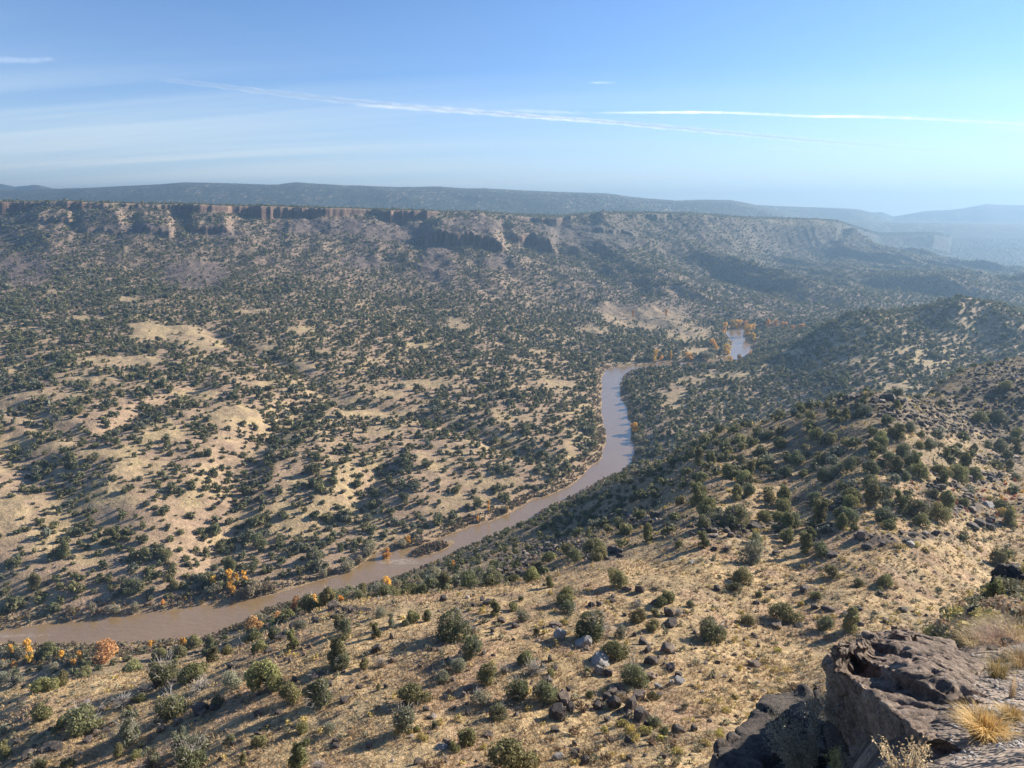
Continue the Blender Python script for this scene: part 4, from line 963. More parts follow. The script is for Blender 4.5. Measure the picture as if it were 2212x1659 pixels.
RABB = rg(337.5, 575, [(1430,310,65),(1805,960,100),(1690,1000,90),(1860,1000,110),(1950,1010,110),(830,225,50),(540,1040,90),(460,1000,60),(1880,1050,90),(1100,1150,60),(1350,120,50),(2060,1040,90),(2150,1130,90),(920,1100,60)]) + [(778, 652, 10, ''), (726, 713, 13, ''), (735, 698, 9, ''), (720, 735, 14, ''), (706, 745, 12, ''), (767, 602, 9, ''), (800, 605, 10, ''), (1002, 516, 16, ''), (1012, 512, 12, ''), (990, 500, 10, ''), (940, 500, 9, ''), (915, 546, 11, ''), (898, 548, 10, ''), (925, 552, 11, ''), (880, 590, 9, ''), (850, 612, 9, ''), (990, 624, 20, ''), (1006, 619, 18, ''), (1019, 630, 16, ''), (1000, 642, 13, ''), (978, 634, 12, '')]
for lst, key, mk, word in ((CHOL, 'cholla', make_cholla, 'cholla'), (RABB, 'rabbit', make_rabbit, 'rabbitbrush')):
    for row in lst:
        u, v, wpx = row[:3]; h = hit(u, v, 2.4 if (u > 960 and v > 600) else 20)
        if h is None: continue
        D = h[1] * cp - (h[2] - ZC) * sp; s = wpx * D / FPX * .5; i = rs.randint(0, 4)
        o = place((key, i), lambda i=i: mk(i), h[0], h[1], h[2] - .03, s, s * rs.uniform(.8, 1.1), rs.uniform(0, 6.28))
        ITEMS.append((o, word, dict(u=u, v=v, w=2 * s, px=wpx, x=h[0], y=h[1])))
# ================================================================== ROCKS
def ico(sub):
    import bmesh
    bm = bmesh.new(); bmesh.ops.create_icosphere(bm, subdivisions=sub, radius=1)
    V = np.array([v.co[:] for v in bm.verts]); F_ = np.array([[v.index for v in f.verts] for f in bm.faces]); bm.free(); return V, F_
def blocky(seed, sub=3, ncut=12, rough=.035):
    """a fractured block: a sphere cut by random planes, edges slightly worn"""
    rs = np.random.RandomState(seed); V, F_ = ico(sub)
    n = rs.normal(size=(ncut, 3)); n /= np.linalg.norm(n, axis=1, keepdims=True)
    n = np.concatenate([n, [[0, 0, 1], [0, 0, -1]]]); d = np.concatenate([rs.uniform(.42, .80, ncut), [.62, .8]])
    dot = V @ n.T; t = np.where(dot > .05, d[None] / np.maximum(dot, .05), 9).min(1)
    V = V * np.minimum(t, 1.15)[:, None]
    nz = fbm(V[:, 0] * 2.2 + V[:, 2] * 1.3 + seed, V[:, 1] * 2.2 - V[:, 2] * 1.7, 3, seed)
    V = V * (1 + rough * 1.6 * nz)[:, None]
    V[:, 2] += .36
    return V, F_, np.ones(len(V))
def rock_material(name, dark, light, tan, lichen=.3, scale=1.0, coat=None):
    m, nt, b = mat_new(name)
    tc = nt.nodes.new('ShaderNodeTexCoord')
    oi = nt.nodes.new('ShaderNodeObjectInfo')
    ad = nt.nodes.new('ShaderNodeVectorMath'); nt.links.new(tc.outputs['Object'], ad.inputs[0])
    sc_ = nt.nodes.new('ShaderNodeVectorMath'); sc_.operation = 'SCALE'; nt.links.new(oi.outputs['Random'], sc_.inputs['Scale']); sc_.inputs[0].default_value = (31, 17, 23); nt.links.new(sc_.outputs[0], ad.inputs[1])
    vec = ad.outputs[0]
    base = ramp(nt, noise_node(nt, 1.6 * scale, 6, .7, vec=vec).outputs[0], [(.3, dark), (.55, light), (.75, tan)])
    sp_ = ramp(nt, noise_node(nt, 14 * scale, 4, .8, vec=vec).outputs[0], [(.35, (.38, .38, .38)), (.62, (1.3, 1.28, 1.25))])
    li = ramp(nt, noise_node(nt, 5 * scale, 5, .75, vec=vec).outputs[0], [(.58, (0, 0, 0)), (.70, (lichen, lichen, lichen))])
    mx = nt.nodes.new('ShaderNodeMix'); mx.data_type = 'RGBA'; nt.links.new(li.outputs[0], mx.inputs[0]); nt.links.new(mul(nt, base.outputs[0], sp_.outputs[0]), mx.inputs[6]); mx.inputs[7].default_value = (.42, .40, .35, 1)
    nt.links.new(mx.outputs[2], b.inputs['Base Color']); b.inputs['Roughness'].default_value = .82; b.inputs['Specular IOR Level'].default_value = .3
    bump(nt, b, noise_node(nt, 5 * scale, 7, .75, vec=vec).outputs[0], .9, .14 / scale)
    bump(nt, b, noise_node(nt, 22 * scale, 5, .8, vec=vec).outputs[0], .7, .03 / scale)
    return m
M_rd = rock_material('dark_basalt', (.045, .037, .033), (.10, .082, .072), (.19, .145, .115))
M_rt = rock_material('brown_basalt', (.10, .075, .06), (.21, .16, .125), (.34, .26, .20))
M_rg = rock_material('pale_grey_basalt', (.20, .19, .18), (.36, .345, .32), (.46, .43, .39))
RM = dict(dark=M_rd, tan=M_rt, grey=M_rg)
ROCKS += [(972,629,17,11,'dark'),(961,636,13,8,'dark'),(985,617,22,15,'dark'),(997,607,18,12,'dark'),(978,624,12,8,'dark'),(1012,646,14,8,'dark'),(992,650,10,6,'tan'),(968,641,8,5,'tan'),(1020,655,12,7,'dark')]
rmesh = {}
rs = np.random.RandomState(53)
def boulder(x, y, z, w, h, tone, rz):
    i = rs.randint(0, 9)
    if (tone, i) not in rmesh:
        V, F_, _ = blocky(60 + i); rmesh[(tone, i)] = new_mesh('boulder', V, F_)
        rmesh[(tone, i)].materials.append(RM[tone])
    o = add_obj('boulder', rmesh[(tone, i)])
    o.location = (x, y, z - .12 * h); o.scale = (w * .58, w * .58 * rs.uniform(.75, 1.1), h * .82); o.rotation_euler = (rs.uniform(-.22, .22), rs.uniform(-.22, .22), rz)
    return o
nrock = 0
for u, v, wpx, hpx, tone in ROCKS:
    h = hit(u, v, 2.4 if (u > 955 and v > 600) else 18)
    if h is None: continue
    D = h[1] * cp - (h[2] - ZC) * sp
    o = boulder(h[0], h[1] + .25 * wpx * D / FPX, float(height(h[0], h[1] + .25 * wpx * D / FPX)), wpx * D / FPX, hpx * D / FPX, tone, rs.uniform(0, 6.28)); nrock += 1
    ITEMS.append((o, dict(dark='dark', tan='brown', grey='pale grey')[tone] + ' boulder', dict(u=u, v=v, w=wpx * D / FPX, px=wpx, x=h[0], y=h[1])))
# scattered stones: lava strips are thick with them
xs, ys, ws = [], [], []
for y0, y1, st in ((38, 75, 1.15), (75, 140, 1.6), (140, 345, 2.1)):
    x, y = scatter(-.85 * y1, .9 * y1, y0, y1, st); z = height(x, y); u, v, d = project(x, y, z)
    ok = visible(x, y, z, .5) & (look(np.where(YY < 700, ZNr - ZV, -99), x, y) > 0) & (v < 790) & (u > -20) & (u < 1045)
    x, y, u, v = x[ok], y[ok], u[ok], v[ok]
    lava_ = emask(u, v, LAVA_SHADE, .4, 7, 309)
    strip = emask(u, v, [(620,715,40,20),(640,700,45,25),(575,740,30,10),(700,660,30,16),(440,700,50,14),(290,735,60,18),(60,745,60,16)], .5, 6, 631)
    p = np.clip(.24 + .55 * fbm(x / 8, y / 8, 3, 633) + .8 * lava_ + .35 * strip, .02, .95)
    k = rs.uniform(size=len(x)) < p
    xs.append(x[k]); ys.append(y[k]); w_ = np.exp(rs.normal(-1.0, .45, k.sum())) * np.where(lava_[k] > .4, 2.1, 1) * np.where(y[k] > 140, 1.5, 1); ws.append(np.clip(w_, .14, 2.2))
x = np.concatenate(xs); y = np.concatenate(ys); w_ = np.concatenate(ws); z = height(x, y)
u, v, d = project(x, y, z); px = w_ * FPX / d
order = np.argsort(-px * ((u > 2) & (u < 1020) & (v < 764)))
nb = 300 - nrock - 12
for n in order[:nb]:
    o = boulder(x[n], y[n], z[n], w_[n], w_[n] * rs.uniform(.5, .85), 'dark' if rs.uniform() < .8 else 'tan', rs.uniform(0, 6.28))
    ITEMS.append((o, ('dark' if o.data.materials[0] == M_rd else 'brown') + ' boulder', dict(u=u[n], v=v[n], w=w_[n], px=px[n], x=x[n], y=y[n])))
r_ = order[nb:]
pr = [blocky(160 + i, 1 if True else 2, 8, .12) for i in range(8)]
t = rs.uniform(size=(len(r_), 1)); c = np.array([.06, .05, .045]) * (1 - t) + np.array([.16, .125, .10]) * t
c = np.where(rs.uniform(size=(len(r_), 1)) < .10, np.array([.30, .25, .21]), c)
V, F_, C_ = stamp(pr, x[r_], y[r_], z[r_] - .04, w_[r_] * .55, w_[r_] * .5, c, rs)
M_rub = leaf_material('basalt_rubble', var=0, rough=.85, hue=0)
tag(add_obj('basalt_rubble', new_mesh('basalt_rubble', V, F_, dict(col=C_)), M_rub), kind='stuff')
print('rubble', len(r_), _t.time() - _T0)
# talus blocks under the mesa and along the banks
x, y = scatter(-1500, 1500, 950, 1800, 9.0); z = height(x, y); u, v, d = project(x, y, z)
p = np.clip(.10 + .5 * emask(u, v, SCREE, .4, 7, 305) + .3 * fbm(x / 40, y / 40, 2, 641), 0, .8)
k = (rs.uniform(size=len(x)) < p) & visible(x, y, z, 2) & (look(sdr, x, y) < 0); x1, y1 = x[k], y[k]; w1 = rs.uniform(1.2, 3.8, len(x1))
x, y = scatter(-430, 300, 255, 420, 4.0); z = height(x, y); sdv = sd_at(x, y)
k = (rs.uniform(size=len(x)) < np.clip(.05 + .3 * fbm(x / 20, y / 20, 2, 643), 0, .5)) & visible(x, y, z, 1) & (sdv > 6) & (sdv < 110); x2, y2 = x[k], y[k]; w2 = rs.uniform(.5, 1.6, len(x2))
x = np.concatenate([x1, x2]); y = np.concatenate([y1, y2]); w_ = np.concatenate([w1, w2])
t = rs.uniform(size=(len(x), 1)); c = np.array([.13, .105, .095]) * (1 - t) + np.array([.27, .215, .18]) * t
V, F_, C_ = stamp([blocky(180 + i, 1, 8, .12) for i in range(6)], x, y, height(x, y) - .2, w_ * .6, w_ * .55, c, rs)
tag(add_obj('talus_stones', new_mesh('talus_stones', V, F_, dict(col=C_)), M_rub), kind='stuff')

# ------------------------------------------------------------------ the foreground rocks
import bmesh
from mathutils import noise as mnoise
def hull_rock(name, pieces, voxel, amp=.03, pits=0.0, pscale=7.0, mat=None, seed=0):
    bm = bmesh.new()
    for pts_ in pieces:
        b2 = bmesh.new()
        for q in pts_: b2.verts.new(q)
        bmesh.ops.convex_hull(b2, input=b2.verts[:])
        for v_ in [v_ for v_ in b2.verts if not v_.link_faces]: b2.verts.remove(v_)
        me = bpy.data.meshes.new('tmp'); b2.to_mesh(me); b2.free(); bm.from_mesh(me); bpy.data.meshes.remove(me)
    me = bpy.data.meshes.new(name); bm.to_mesh(me); bm.free()
    o = add_obj(name, me)
    md = o.modifiers.new('r', 'REMESH'); md.mode = 'VOXEL'; md.voxel_size = voxel
    dg = bpy.context.evaluated_depsgraph_get(); dg.update()
    ev = o.evaluated_get(dg); m2 = bpy.data.meshes.new_from_object(ev)
    o.modifiers.clear(); o.data = m2; bpy.data.meshes.remove(me); m2.name = name
    n = len(m2.vertices); co = np.empty(n * 3, np.float32); no = np.empty(n * 3, np.float32)
    m2.vertices.foreach_get('co', co); m2.vertices.foreach_get('normal', no); co = co.reshape(-1, 3); no = no.reshape(-1, 3)
    # soften the hull a little, then weather it
    e = np.empty(len(m2.edges) * 2, np.int32); m2.edges.foreach_get('vertices', e); e = e.reshape(-1, 2)
    deg = np.bincount(e.ravel(), minlength=n)[:, None]
    for it in range(2):
        s = np.zeros_like(co); np.add.at(s, e[:, 0], co[e[:, 1]]); np.add.at(s, e[:, 1], co[e[:, 0]]); co = co * .5 + .5 * s / deg
    ref = co.mean(0)
    dsp = np.empty(n)
    for i in range(n):
        q = Vector((co[i] - ref).tolist()) + Vector((seed * 3.1, 0, 0))
        a = mnoise.fractal(q * 1.6, .9, 2.1, 6) * amp * 2.2 + mnoise.ridged_multi_fractal(q * 3.2, .8, 2.2, 4, .9, 2.0) * amp * .35
        fd, fp = mnoise.voronoi(Vector((q.x * 1.5, q.y * 1.5, q.z * 2.3)))
        a += (mnoise.cell(fp[0] * 7.7) - .5) * amp * 1.7 - amp * 1.3 * max(0, 1 - (fd[1] - fd[0]) / .09)
        a += (mnoise.noise(q * 9.0) * .5 + mnoise.noise(q * 19.0) * .28) * amp * .45
        if pits:
            gate = mnoise.noise(q * 2.1) * .5 + .5
            for ps, dep in ((pscale, 1.0), (pscale * 2.1, .5), (pscale * 4.3, .25)):
                f = mnoise.voronoi(Vector((q.x * ps, q.y * ps, q.z * ps * 1.5)))[0][0]
                a -= pits * dep * max(0, 1 - f / .42) ** .8 * (.3 + gate) if f < .42 else 0
        dsp[i] = a
    co = co + no * dsp[:, None]
    m2.vertices.foreach_set('co', co.astype(np.float32).ravel()); m2.update()
    m2.polygons.foreach_set('use_smooth', np.ones(len(m2.polygons), bool))
    m2.materials.clear(); m2.materials.append(mat); o.data = m2
    return o
M_f1 = rock_material('pitted_brown_basalt', (.10, .068, .050), (.26, .19, .145), (.46, .375, .30), lichen=.6, scale=2.2)  # pale tone stands in for sunlit highlights, besides lichen
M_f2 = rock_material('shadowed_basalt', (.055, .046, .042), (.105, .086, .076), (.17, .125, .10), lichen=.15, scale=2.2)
M_f3 = rock_material('tan_basalt', (.15, .115, .09), (.27, .215, .17), (.38, .31, .25), lichen=.3, scale=2.2)
R_ = [P(822,654,6.7), P(849,671,5.85), P(877,687.5,5.05), P(893,699.6,4.6), P(927,725,3.75), P(943,751,3.3), P(985,664,6.6), P(995,704,5.25), P(897,628,7.1), P(990,722,4.75)]
A_ = np.array(R_); pl = np.linalg.lstsq(np.c_[A_[:, 0], A_[:, 1], np.ones(len(A_))], A_[:, 2], rcond=None)[0]
def onp(u, v, up=0.0):
    x, y, z = ray(u, v); k = (pl[0] * 0 + pl[2] + up - ZC) / (z - pl[0] * x - pl[1] * y)
    return (k * x, k * y, ZC + k * z)
def dn(p, d, dy=0.0, dx=0.0): return (p[0] + dx, p[1] + dy, p[2] - d)
edge = [(822,654),(835,661),(849,671),(877,687.5),(893,699.6),(927,725),(943,751)]
back = [(995,704),(985,664),(952,641),(933,636),(897,627),(864,633),(838,645),(1000,730),(975,748)]
base = [onp(u, v, -.02) for u, v in edge + back]
base += [P(824,678,6.75), P(833,711,6.8), P(849,723,6.3), P(871,741,5.5), P(886,758,4.95), P(905,775,4.4), P(943,795,3.6)] + [dn(onp(u, v), .9) for u, v in back]
upper_o = [(850,652),(866,657),(880,662),(897,665),(912,668),(927,673),(943,684),(955,697),(978,702),(994,702),(985,665),(952,640.5),(933,635.5),(897,624),(880,628),(858,636),(845,645)]
upper = [onp(u, v, .10) for u, v in upper_o] + [dn(onp(u, v, .10), .3) for u, v in upper_o]
upper += [onp(905, 642, .24), onp(935, 655, .19), onp(880, 640, .2)]
knob1 = [onp(u, v, .24) for u, v in ((864,629.5),(838,642),(835,645),(858,641),(872,641),(878,634))]; knob1 += [dn(q, .3) for q in knob1]
knob2 = [onp(u, v, .26) for u, v in ((888,630),(898,623),(912,629),(905,633),(920,634))]; knob2 += [dn(q, .3) for q in knob2]
print('plane', pl)
o = hull_rock('boulder', [base, upper, knob1, knob2], .018, .03, .075, 5.0, M_f1, 1)
tag(o, 'huge pitted brown boulder with sunlit sloping top beside the gravel ledge', 'boulder')
def rough_hull(pix, back_, down=.5):
    f = [P(*q) for q in pix]; c = np.mean(f, 0)
    out = list(f)
    for q in f:
        r = np.array(q) - np.array([0, 0, ZC]); r /= np.linalg.norm(r)
        out.append(tuple(np.array(q) + r * back_ + (c - np.array(q)) * .25 + np.array([0, 0, -down])))
    return out
FG = [([(764,697,7.6),(770,689,7.8),(779,693,7.8),(797,694,7.8),(806,690,7.9),(812,712,7.3),(825,745,6.6),(835,785,6),(755,712,7.2),(735,723,7.0),(726,737,6.7),(720,785,6.0),(775,730,6.75),(780,770,6.1)], .7, M_f2, 'big black shadowed boulder with a peaked top left of the huge pitted boulder', 3),
      ([(707,785,5.5),(711,748,5.9),(718,737,6.2),(744,748,6.1),(766,759,5.9),(774,785,5.4),(735,775,5.35)], .6, M_f2, 'low wedge-shaped black rock with a pale edge at the bottom edge of the photo', 5),
      ([(842,741,5.55),(838,748,5.5),(838,785,4.9),(872,785,4.8),(861,760,5.2),(850,745,5.5)], .5, M_f3, 'small reddish triangular rock under the overhang of the huge pitted boulder', 7),
      ([(812,716,6.95),(850,722,6.75),(868,740,6.2),(862,755,5.8),(815,748,6.3),(806,730,6.7)], .5, M_f2, 'flat dark rock wedged under the huge pitted boulder', 9),
      ([(808,681,8.4),(815,679,8.4),(822,682,8.4),(822,708,8.0),(808,700,8.2)], .4, M_f2, 'upright dark block against the left side of the huge pitted boulder', 11),
      ([(1003,652,6.9),(1012,649,7),(1026,648,7),(1042,650,7),(1003,676,6.3),(1040,682,6.3)], .5, M_f3, 'tan upright rock beside the dry bunchgrass on the gravel ledge', 13),
      ([(972,682,5.85),(990,675,6.2),(1014,674,6.2),(1034,680,6),(1034,694,5.4),(1004,688,5.6)], .3, M_f2, 'low dark slab lying across the gravel ledge', 15),
      ([(1024,553,19),(1006,565,19),(1000,574,18.6),(996,590,18),(988,604,17),(974,618,16),(969,629,15.2),(1050,556,19.5),(1050,632,15),(1012,600,16.3),(1008,627,15.4)], 1.6, M_rd, 'black craggy outcrop at the right edge above the grassy ledge', 17)]
for pix, bk, mat, lab, sd_ in FG:
    o = hull_rock('boulder' if 'outcrop' not in lab else 'rock_outcrop', [rough_hull(pix, bk)], .035 if 'outcrop' not in lab else .09, .03 if 'outcrop' not in lab else .12, .02 if 'outcrop' not in lab else .05, 6 if 'outcrop' not in lab else 2.5, mat, sd_)
    tag(o, lab, 'boulder' if 'outcrop' not in lab else 'rock outcrop')
print('foreground', _t.time() - _T0)

# ------------------------------------------------------------------ dry weeds and bunchgrass by the boulder
def spray(name, base, tips, seed, col_, n_leaf=26, r=.0022, droop=.25, label=None, cat=None):
    rs = np.random.RandomState(seed); parts = []; LV, LN = [], []
    b = np.array(base)
    for tp in tips:
        tp = np.array(tp); s = b + rs.normal(size=3) * .03; L = np.linalg.norm(tp - s)
        mid = s + (tp - s) * .55 + np.array([0, 0, droop * L * .3]) + rs.normal(size=3) * .04 * L
        pth = [s, s * .6 + mid * .4, mid, mid * .45 + tp * .55, tp]
        parts.append(tube(pth, [r * 1.6, r * 1.4, r, r * .8, r * .3], 3))
        for k in range(n_leaf):
            t = rs.uniform(.25, 1.0); i = min(int(t * 4), 3); f = t * 4 - i
            q = pth[i] * (1 - f) + pth[i + 1] * f
            d = rs.normal(size=3) + (tp - s) / L * .8; d /= np.linalg.norm(d); e = q + d * rs.uniform(.02, .075)
            parts.append(tube([q, e], [r * .7, r * .35], 3)); LV.append(e); LN.append(rs.normal(size=3)); LV.append((q + e) / 2); LN.append(rs.normal(size=3))
    V, F_ = merge(parts); F3 = np.concatenate([F_[:, [0, 1, 2]], F_[:, [0, 2, 3]]])
    sV, sF = leaf_tris(np.array(LV), np.array(LN), .0075, rs, 1.4)
    V2 = np.concatenate([V, sV]); F2 = np.concatenate([F3, sF + len(V)])
    c = np.concatenate([np.broadcast_to(col_ * .85, (len(V), 3)), np.clip(col_ * np.repeat(rs.uniform(.8, 1.5, len(sV) // 3), 3)[:, None], 0, 1)])
    o = add_obj(name, new_mesh(name, V2, F2, dict(col=c)), M_scrub)
    return tag(o, label, cat)
rs = np.random.RandomState(71)
tips = [P(rs.uniform(763, 824), rs.uniform(698, 752), rs.uniform(5.2, 5.7)) for i in range(64)]
spray('dry_weed', P(806, 790, 5.2), tips, 1, np.array([.36, .31, .235]), 24, .0024, .3, 'pale feathery dried weed spreading in front of the black peaked boulder', 'weed')
tips = [P(rs.uniform(792, 826), 690 + rs.uniform(0, 22), rs.uniform(6.2, 6.7)) for i in range(34)]
spray('dry_weed', P(851, 727, 6.2), tips, 2, np.array([.36, .31, .235]), 22, .0026, .2, 'pale dried weed leaning left out of the gap under the huge boulder', 'weed')
tips = [P(rs.uniform(868, 938), rs.uniform(738, 764), rs.uniform(3.35, 3.6)) for i in range(26)]
spray('dry_weed', P(905, 800, 3.3), tips, 3, np.array([.55, .42, .25]), 9, .0018, .5, 'curling straw-coloured dry stalks at the bottom edge below the huge boulder', 'weed')
tips = [P(rs.uniform(828, 842), rs.uniform(742, 760), rs.uniform(5.0, 5.3)) for i in range(10)]
spray('dry_weed', P(834, 785, 5.1), tips, 4, np.array([.40, .37, .16]), 22, .002, .3, 'small yellowish dry weed beside the reddish triangular rock', 'weed')
def bunch(u, v, rad, n, col_, seed, label, hgt=.2, lean=1.0):
    h = hit(u, v, 2.3, 30); rs = np.random.RandomState(seed); V, F_, cc = [], [], []
    for i in range(n):
        a = rs.uniform(0, 6.283); r0 = rad * .35 * math.sqrt(rs.uniform()); b = np.array([math.cos(a) * r0, math.sin(a) * r0, -.02])
        a2 = a + rs.normal() * .7; out_ = rad * rs.uniform(.2, 1.0) * lean; hh = hgt * rs.uniform(.5, 1.15)
        d = np.array([math.cos(a2), math.sin(a2), 0]); s = np.array([-d[1], d[0], 0]) * .0016
        p1 = b + d * out_ * .35 + np.array([0, 0, hh * .7]); p2 = b + d * out_ + np.array([0, 0, hh * rs.uniform(.75, 1.05)])
        k = len(V); V += [b - s, b + s, p1 - s * .8, p1 + s * .8, p2]; F_ += [(k, k + 1, k + 3), (k, k + 3, k + 2), (k + 2, k + 3, k + 4)]
        c = np.array(col_) * rs.uniform(.7, 1.35); cc += [c * .8, c * .8, c, c, c * 1.1]
    o = add_obj('bunchgrass', new_mesh('bunchgrass', np.array(V), np.array(F_), dict(col=np.clip(np.array(cc), 0, 1))), M_scrub); o.location = h
    return tag(o, label, 'grass tuft')
bunch(985, 735, .22, 800, (.60, .44, .16), 1, 'big golden bunchgrass tuft at the foot of the huge pitted boulder', .15)
bunch(1011, 719, .12, 380, (.50, .33, .15), 2, 'small reddish-gold bunchgrass tuft on the pale gravel', .11)
bunch(997, 678, .17, 260, (.46, .33, .16), 3, 'long-bladed dry tuft arching left in front of the tan upright rock', .26, 1.3)
bunch(1021, 668, .2, 330, (.50, .36, .18), 4, 'straw tuft overhanging the tan upright rock at the right edge', .22, 1.2)
bunch(1012, 697, .06, 40, (.55, .44, .26), 5, 'few tall thin dry stems standing on the gravel', .22, .4)
for i in range(9):
    q = ((972,636),(985,634),(998,632),(1012,630),(1020,640),(990,643),(1004,646),(976,645),(1018,627))[i]
    bunch(q[0], q[1], .38, 300, [(.50, .36, .22), (.56, .44, .22), (.44, .31, .21)][i % 3], 20 + i, None, .22, 1.1)
    o = COL.objects[-1]
    ITEMS.append((o, 'grass hummock', dict(u=q[0], v=q[1], w=1.0, px=20, x=0, y=9)))
# pale gravel on the ledge
x = rs.uniform(2.4, 9, 16000); y = rs.uniform(3.2, 9, 16000); z = height(x, y); u, v, d = project(x, y, z)
k = (u > 950) & (u < 1040) & (v > 655) & (v < 775); k &= rs.uniform(size=len(x)) < np.clip(.7 + .9 * fbm(x / .5, y / .5, 2, 651), 0, 1)
x, y, z = x[k], y[k], z[k]; s = np.exp(rs.normal(-4.5, .4, len(x))); t = rs.uniform(size=(len(x), 1))
V, F_, C_ = stamp([blocky(190 + i, 1, 7, .1) for i in range(5)], x, y, z, s, s * .7, np.array([.20, .17, .15]) * (1 - t) + np.array([.46, .42, .38]) * t, rs)
tag(add_obj('gravel', new_mesh('gravel', V, F_, dict(col=C_)), M_rub), kind='stuff')
# the juniper growing against the outcrop, and a smooth pale stone just entering the picture
h = hit(992, 606, 5, 30)
if h is not None:
    o = place(('j', 3), lambda: make_juniper('j', 3), h[0], h[1], h[2] - .3, .33, .42, 1.0)
    tag(o, 'small dark juniper growing against the black craggy outcrop', 'juniper tree')
# ================================================================== CONTRAILS (ice clouds at their real height)
cm = bpy.data.materials.new('contrail_ice'); cm.use_nodes = True
nt = cm.node_tree; nt.nodes.clear()
out = nt.nodes.new('ShaderNodeOutputMaterial'); mix = nt.nodes.new('ShaderNodeMixShader'); tr = nt.nodes.new('ShaderNodeBsdfTransparent'); df = nt.nodes.new('ShaderNodeBsdfTranslucent'); d2 = nt.nodes.new('ShaderNodeBsdfDiffuse'); m2 = nt.nodes.new('ShaderNodeMixShader')
df.inputs[0].default_value = (1, 1, 1, 1); d2.inputs[0].default_value = (.9, .9, .9, 1)
at = nt.nodes.new('ShaderNodeAttribute'); at.attribute_name = 'dens'
lw = nt.nodes.new('ShaderNodeLayerWeight'); lw.inputs[0].default_value = .5
inv = nt.nodes.new('ShaderNodeMath'); inv.operation = 'SUBTRACT'; inv.inputs[0].default_value = 1; nt.links.new(lw.outputs['Facing'], inv.inputs[1])
pw = nt.nodes.new('ShaderNodeMath'); pw.operation = 'POWER'; nt.links.new(inv.outputs[0], pw.inputs[0]); pw.inputs[1].default_value = 1.6
ml = nt.nodes.new('ShaderNodeMath'); ml.operation = 'MULTIPLY'; nt.links.new(pw.outputs[0], ml.inputs[0]); nt.links.new(at.outputs['Fac'], ml.inputs[1])
tc = nt.nodes.new('ShaderNodeTexCoord'); nz = noise_node(nt, .0012, 5, .65, vec=tc.outputs['Object'])
mr = nt.nodes.new('ShaderNodeMapRange'); nt.links.new(nz.outputs[0], mr.inputs[0]); mr.inputs[1].default_value = .3; mr.inputs[2].default_value = .7; mr.inputs[3].default_value = .45; mr.inputs[4].default_value = 1.0
m3 = nt.nodes.new('ShaderNodeMath'); m3.operation = 'MULTIPLY'; nt.links.new(ml.outputs[0], m3.inputs[0]); nt.links.new(mr.outputs[0], m3.inputs[1])
m2.inputs[0].default_value = .08; nt.links.new(df.outputs[0], m2.inputs[1]); nt.links.new(d2.outputs[0], m2.inputs[2])
nt.links.new(m3.outputs[0], mix.inputs[0]); nt.links.new(tr.outputs[0], mix.inputs[1]); nt.links.new(m2.outputs[0], mix.inputs[2]); nt.links.new(mix.outputs[0], out.inputs['Surface'])
def contrail(rows, label, H=6000.0, boost=1.4):
    """rows: (u, v, width px, density)"""
    rows = catmull(rows, 10); path = []; rad = []; den = []
    for u, v, w, d in rows:
        x, y, z = ray(u, v); k = H / z
        path.append((k * x, k * y, ZC + H)); rad.append(w * .5 * k / FPX * (1 + .15 * math.sin(u * .23) + .1 * math.sin(u * .71))); den.append(min(1, d * boost))
    V, F_ = tube(path, rad, 14)
    den = np.repeat(np.array(den), 14)
    return tag(add_obj('contrail', new_mesh('contrail', V, F_, dict(dens=den), True), cm), label, 'contrail', 'aircraft contrails across the sky')
contrail([(155,79,3,0),(185,82,5,.10),(236,88,5,.17),(310,97,6,.14),(380,104,6,.16),(440,109,6,.18),(491,113,6,.30),(540,117,5,.42),(602,121.5,5,.46),(680,128.5,5,.44),(741,134,5,.40),(800,139.5,5,.34),(861,144.5,5,.24),(900,147.5,4,.08),(950,151,4,0)], 'longest bright contrail slanting down to the right', boost=2.1)
contrail([(350,105,3,0),(385,106.5,4,.22),(420,108.5,5,.24),(455,111,5,.2),(500,114.5,4,0)], 'short faint contrail strand beside the middle of the longest contrail')
contrail([(590,113,2,0),(640,112.6,3,.16),(713,112.4,3,.32),(760,114,3.2,.36),(810,116.3,3.2,.34),(860,116.6,3.4,.32),(907,118,3.4,.34),(950,120,3.6,.34),(986,122,4,.32),(1060,126,4,.3)], 'thin wavy contrail above the right end of the longest contrail')
contrail([(588,83,2,0),(598,82.6,3,.07),(610,82.8,3,.06),(622,83.6,2,0)], 'tiny detached wisp of contrail high in the middle of the sky')
contrail([(978,127,3,0),(1000,128,5,.18),(1024,129.5,6,.2),(1050,131,6,.2)], 'short broad contrail fragment at the right edge of the sky')
contrail([(755,147,2,0),(780,148,2.5,.13),(800,148.8,2.5,.11),(818,150,2,0)], 'faint hairline contrail fragment below the longest contrail')
contrail([(-30,60,5,.05),(10,60,7,.07),(35,60.5,6,.05),(50,59,6,.05),(66,61,4,0)], 'small wispy cloud streak at the left edge of the sky')
contrail([(500,110,2,0),(530,111,4,.13),(565,112.5,4,.12),(590,113.5,2,0)], 'faint blurred contrail remnant above the middle of the longest contrail')
# ================================================================== LIGHT, SKY, AIR
w = bpy.data.worlds.new('World'); scene.world = w; w.use_nodes = True
nt = w.node_tree; nt.nodes.clear()
sky = nt.nodes.new('ShaderNodeTexSky'); sky.sky_type = 'NISHITA'; sky.sun_disc = False
sky.sun_elevation = SUN_EL; sky.sun_rotation = SUN_AZ
sky.altitude = 1900; sky.air_density = 1.0; sky.dust_density = 0.0; sky.ozone_density = 2.5
bg = nt.nodes.new('ShaderNodeBackground'); bg.inputs[1].default_value = 0.06
out = nt.nodes.new('ShaderNodeOutputWorld')
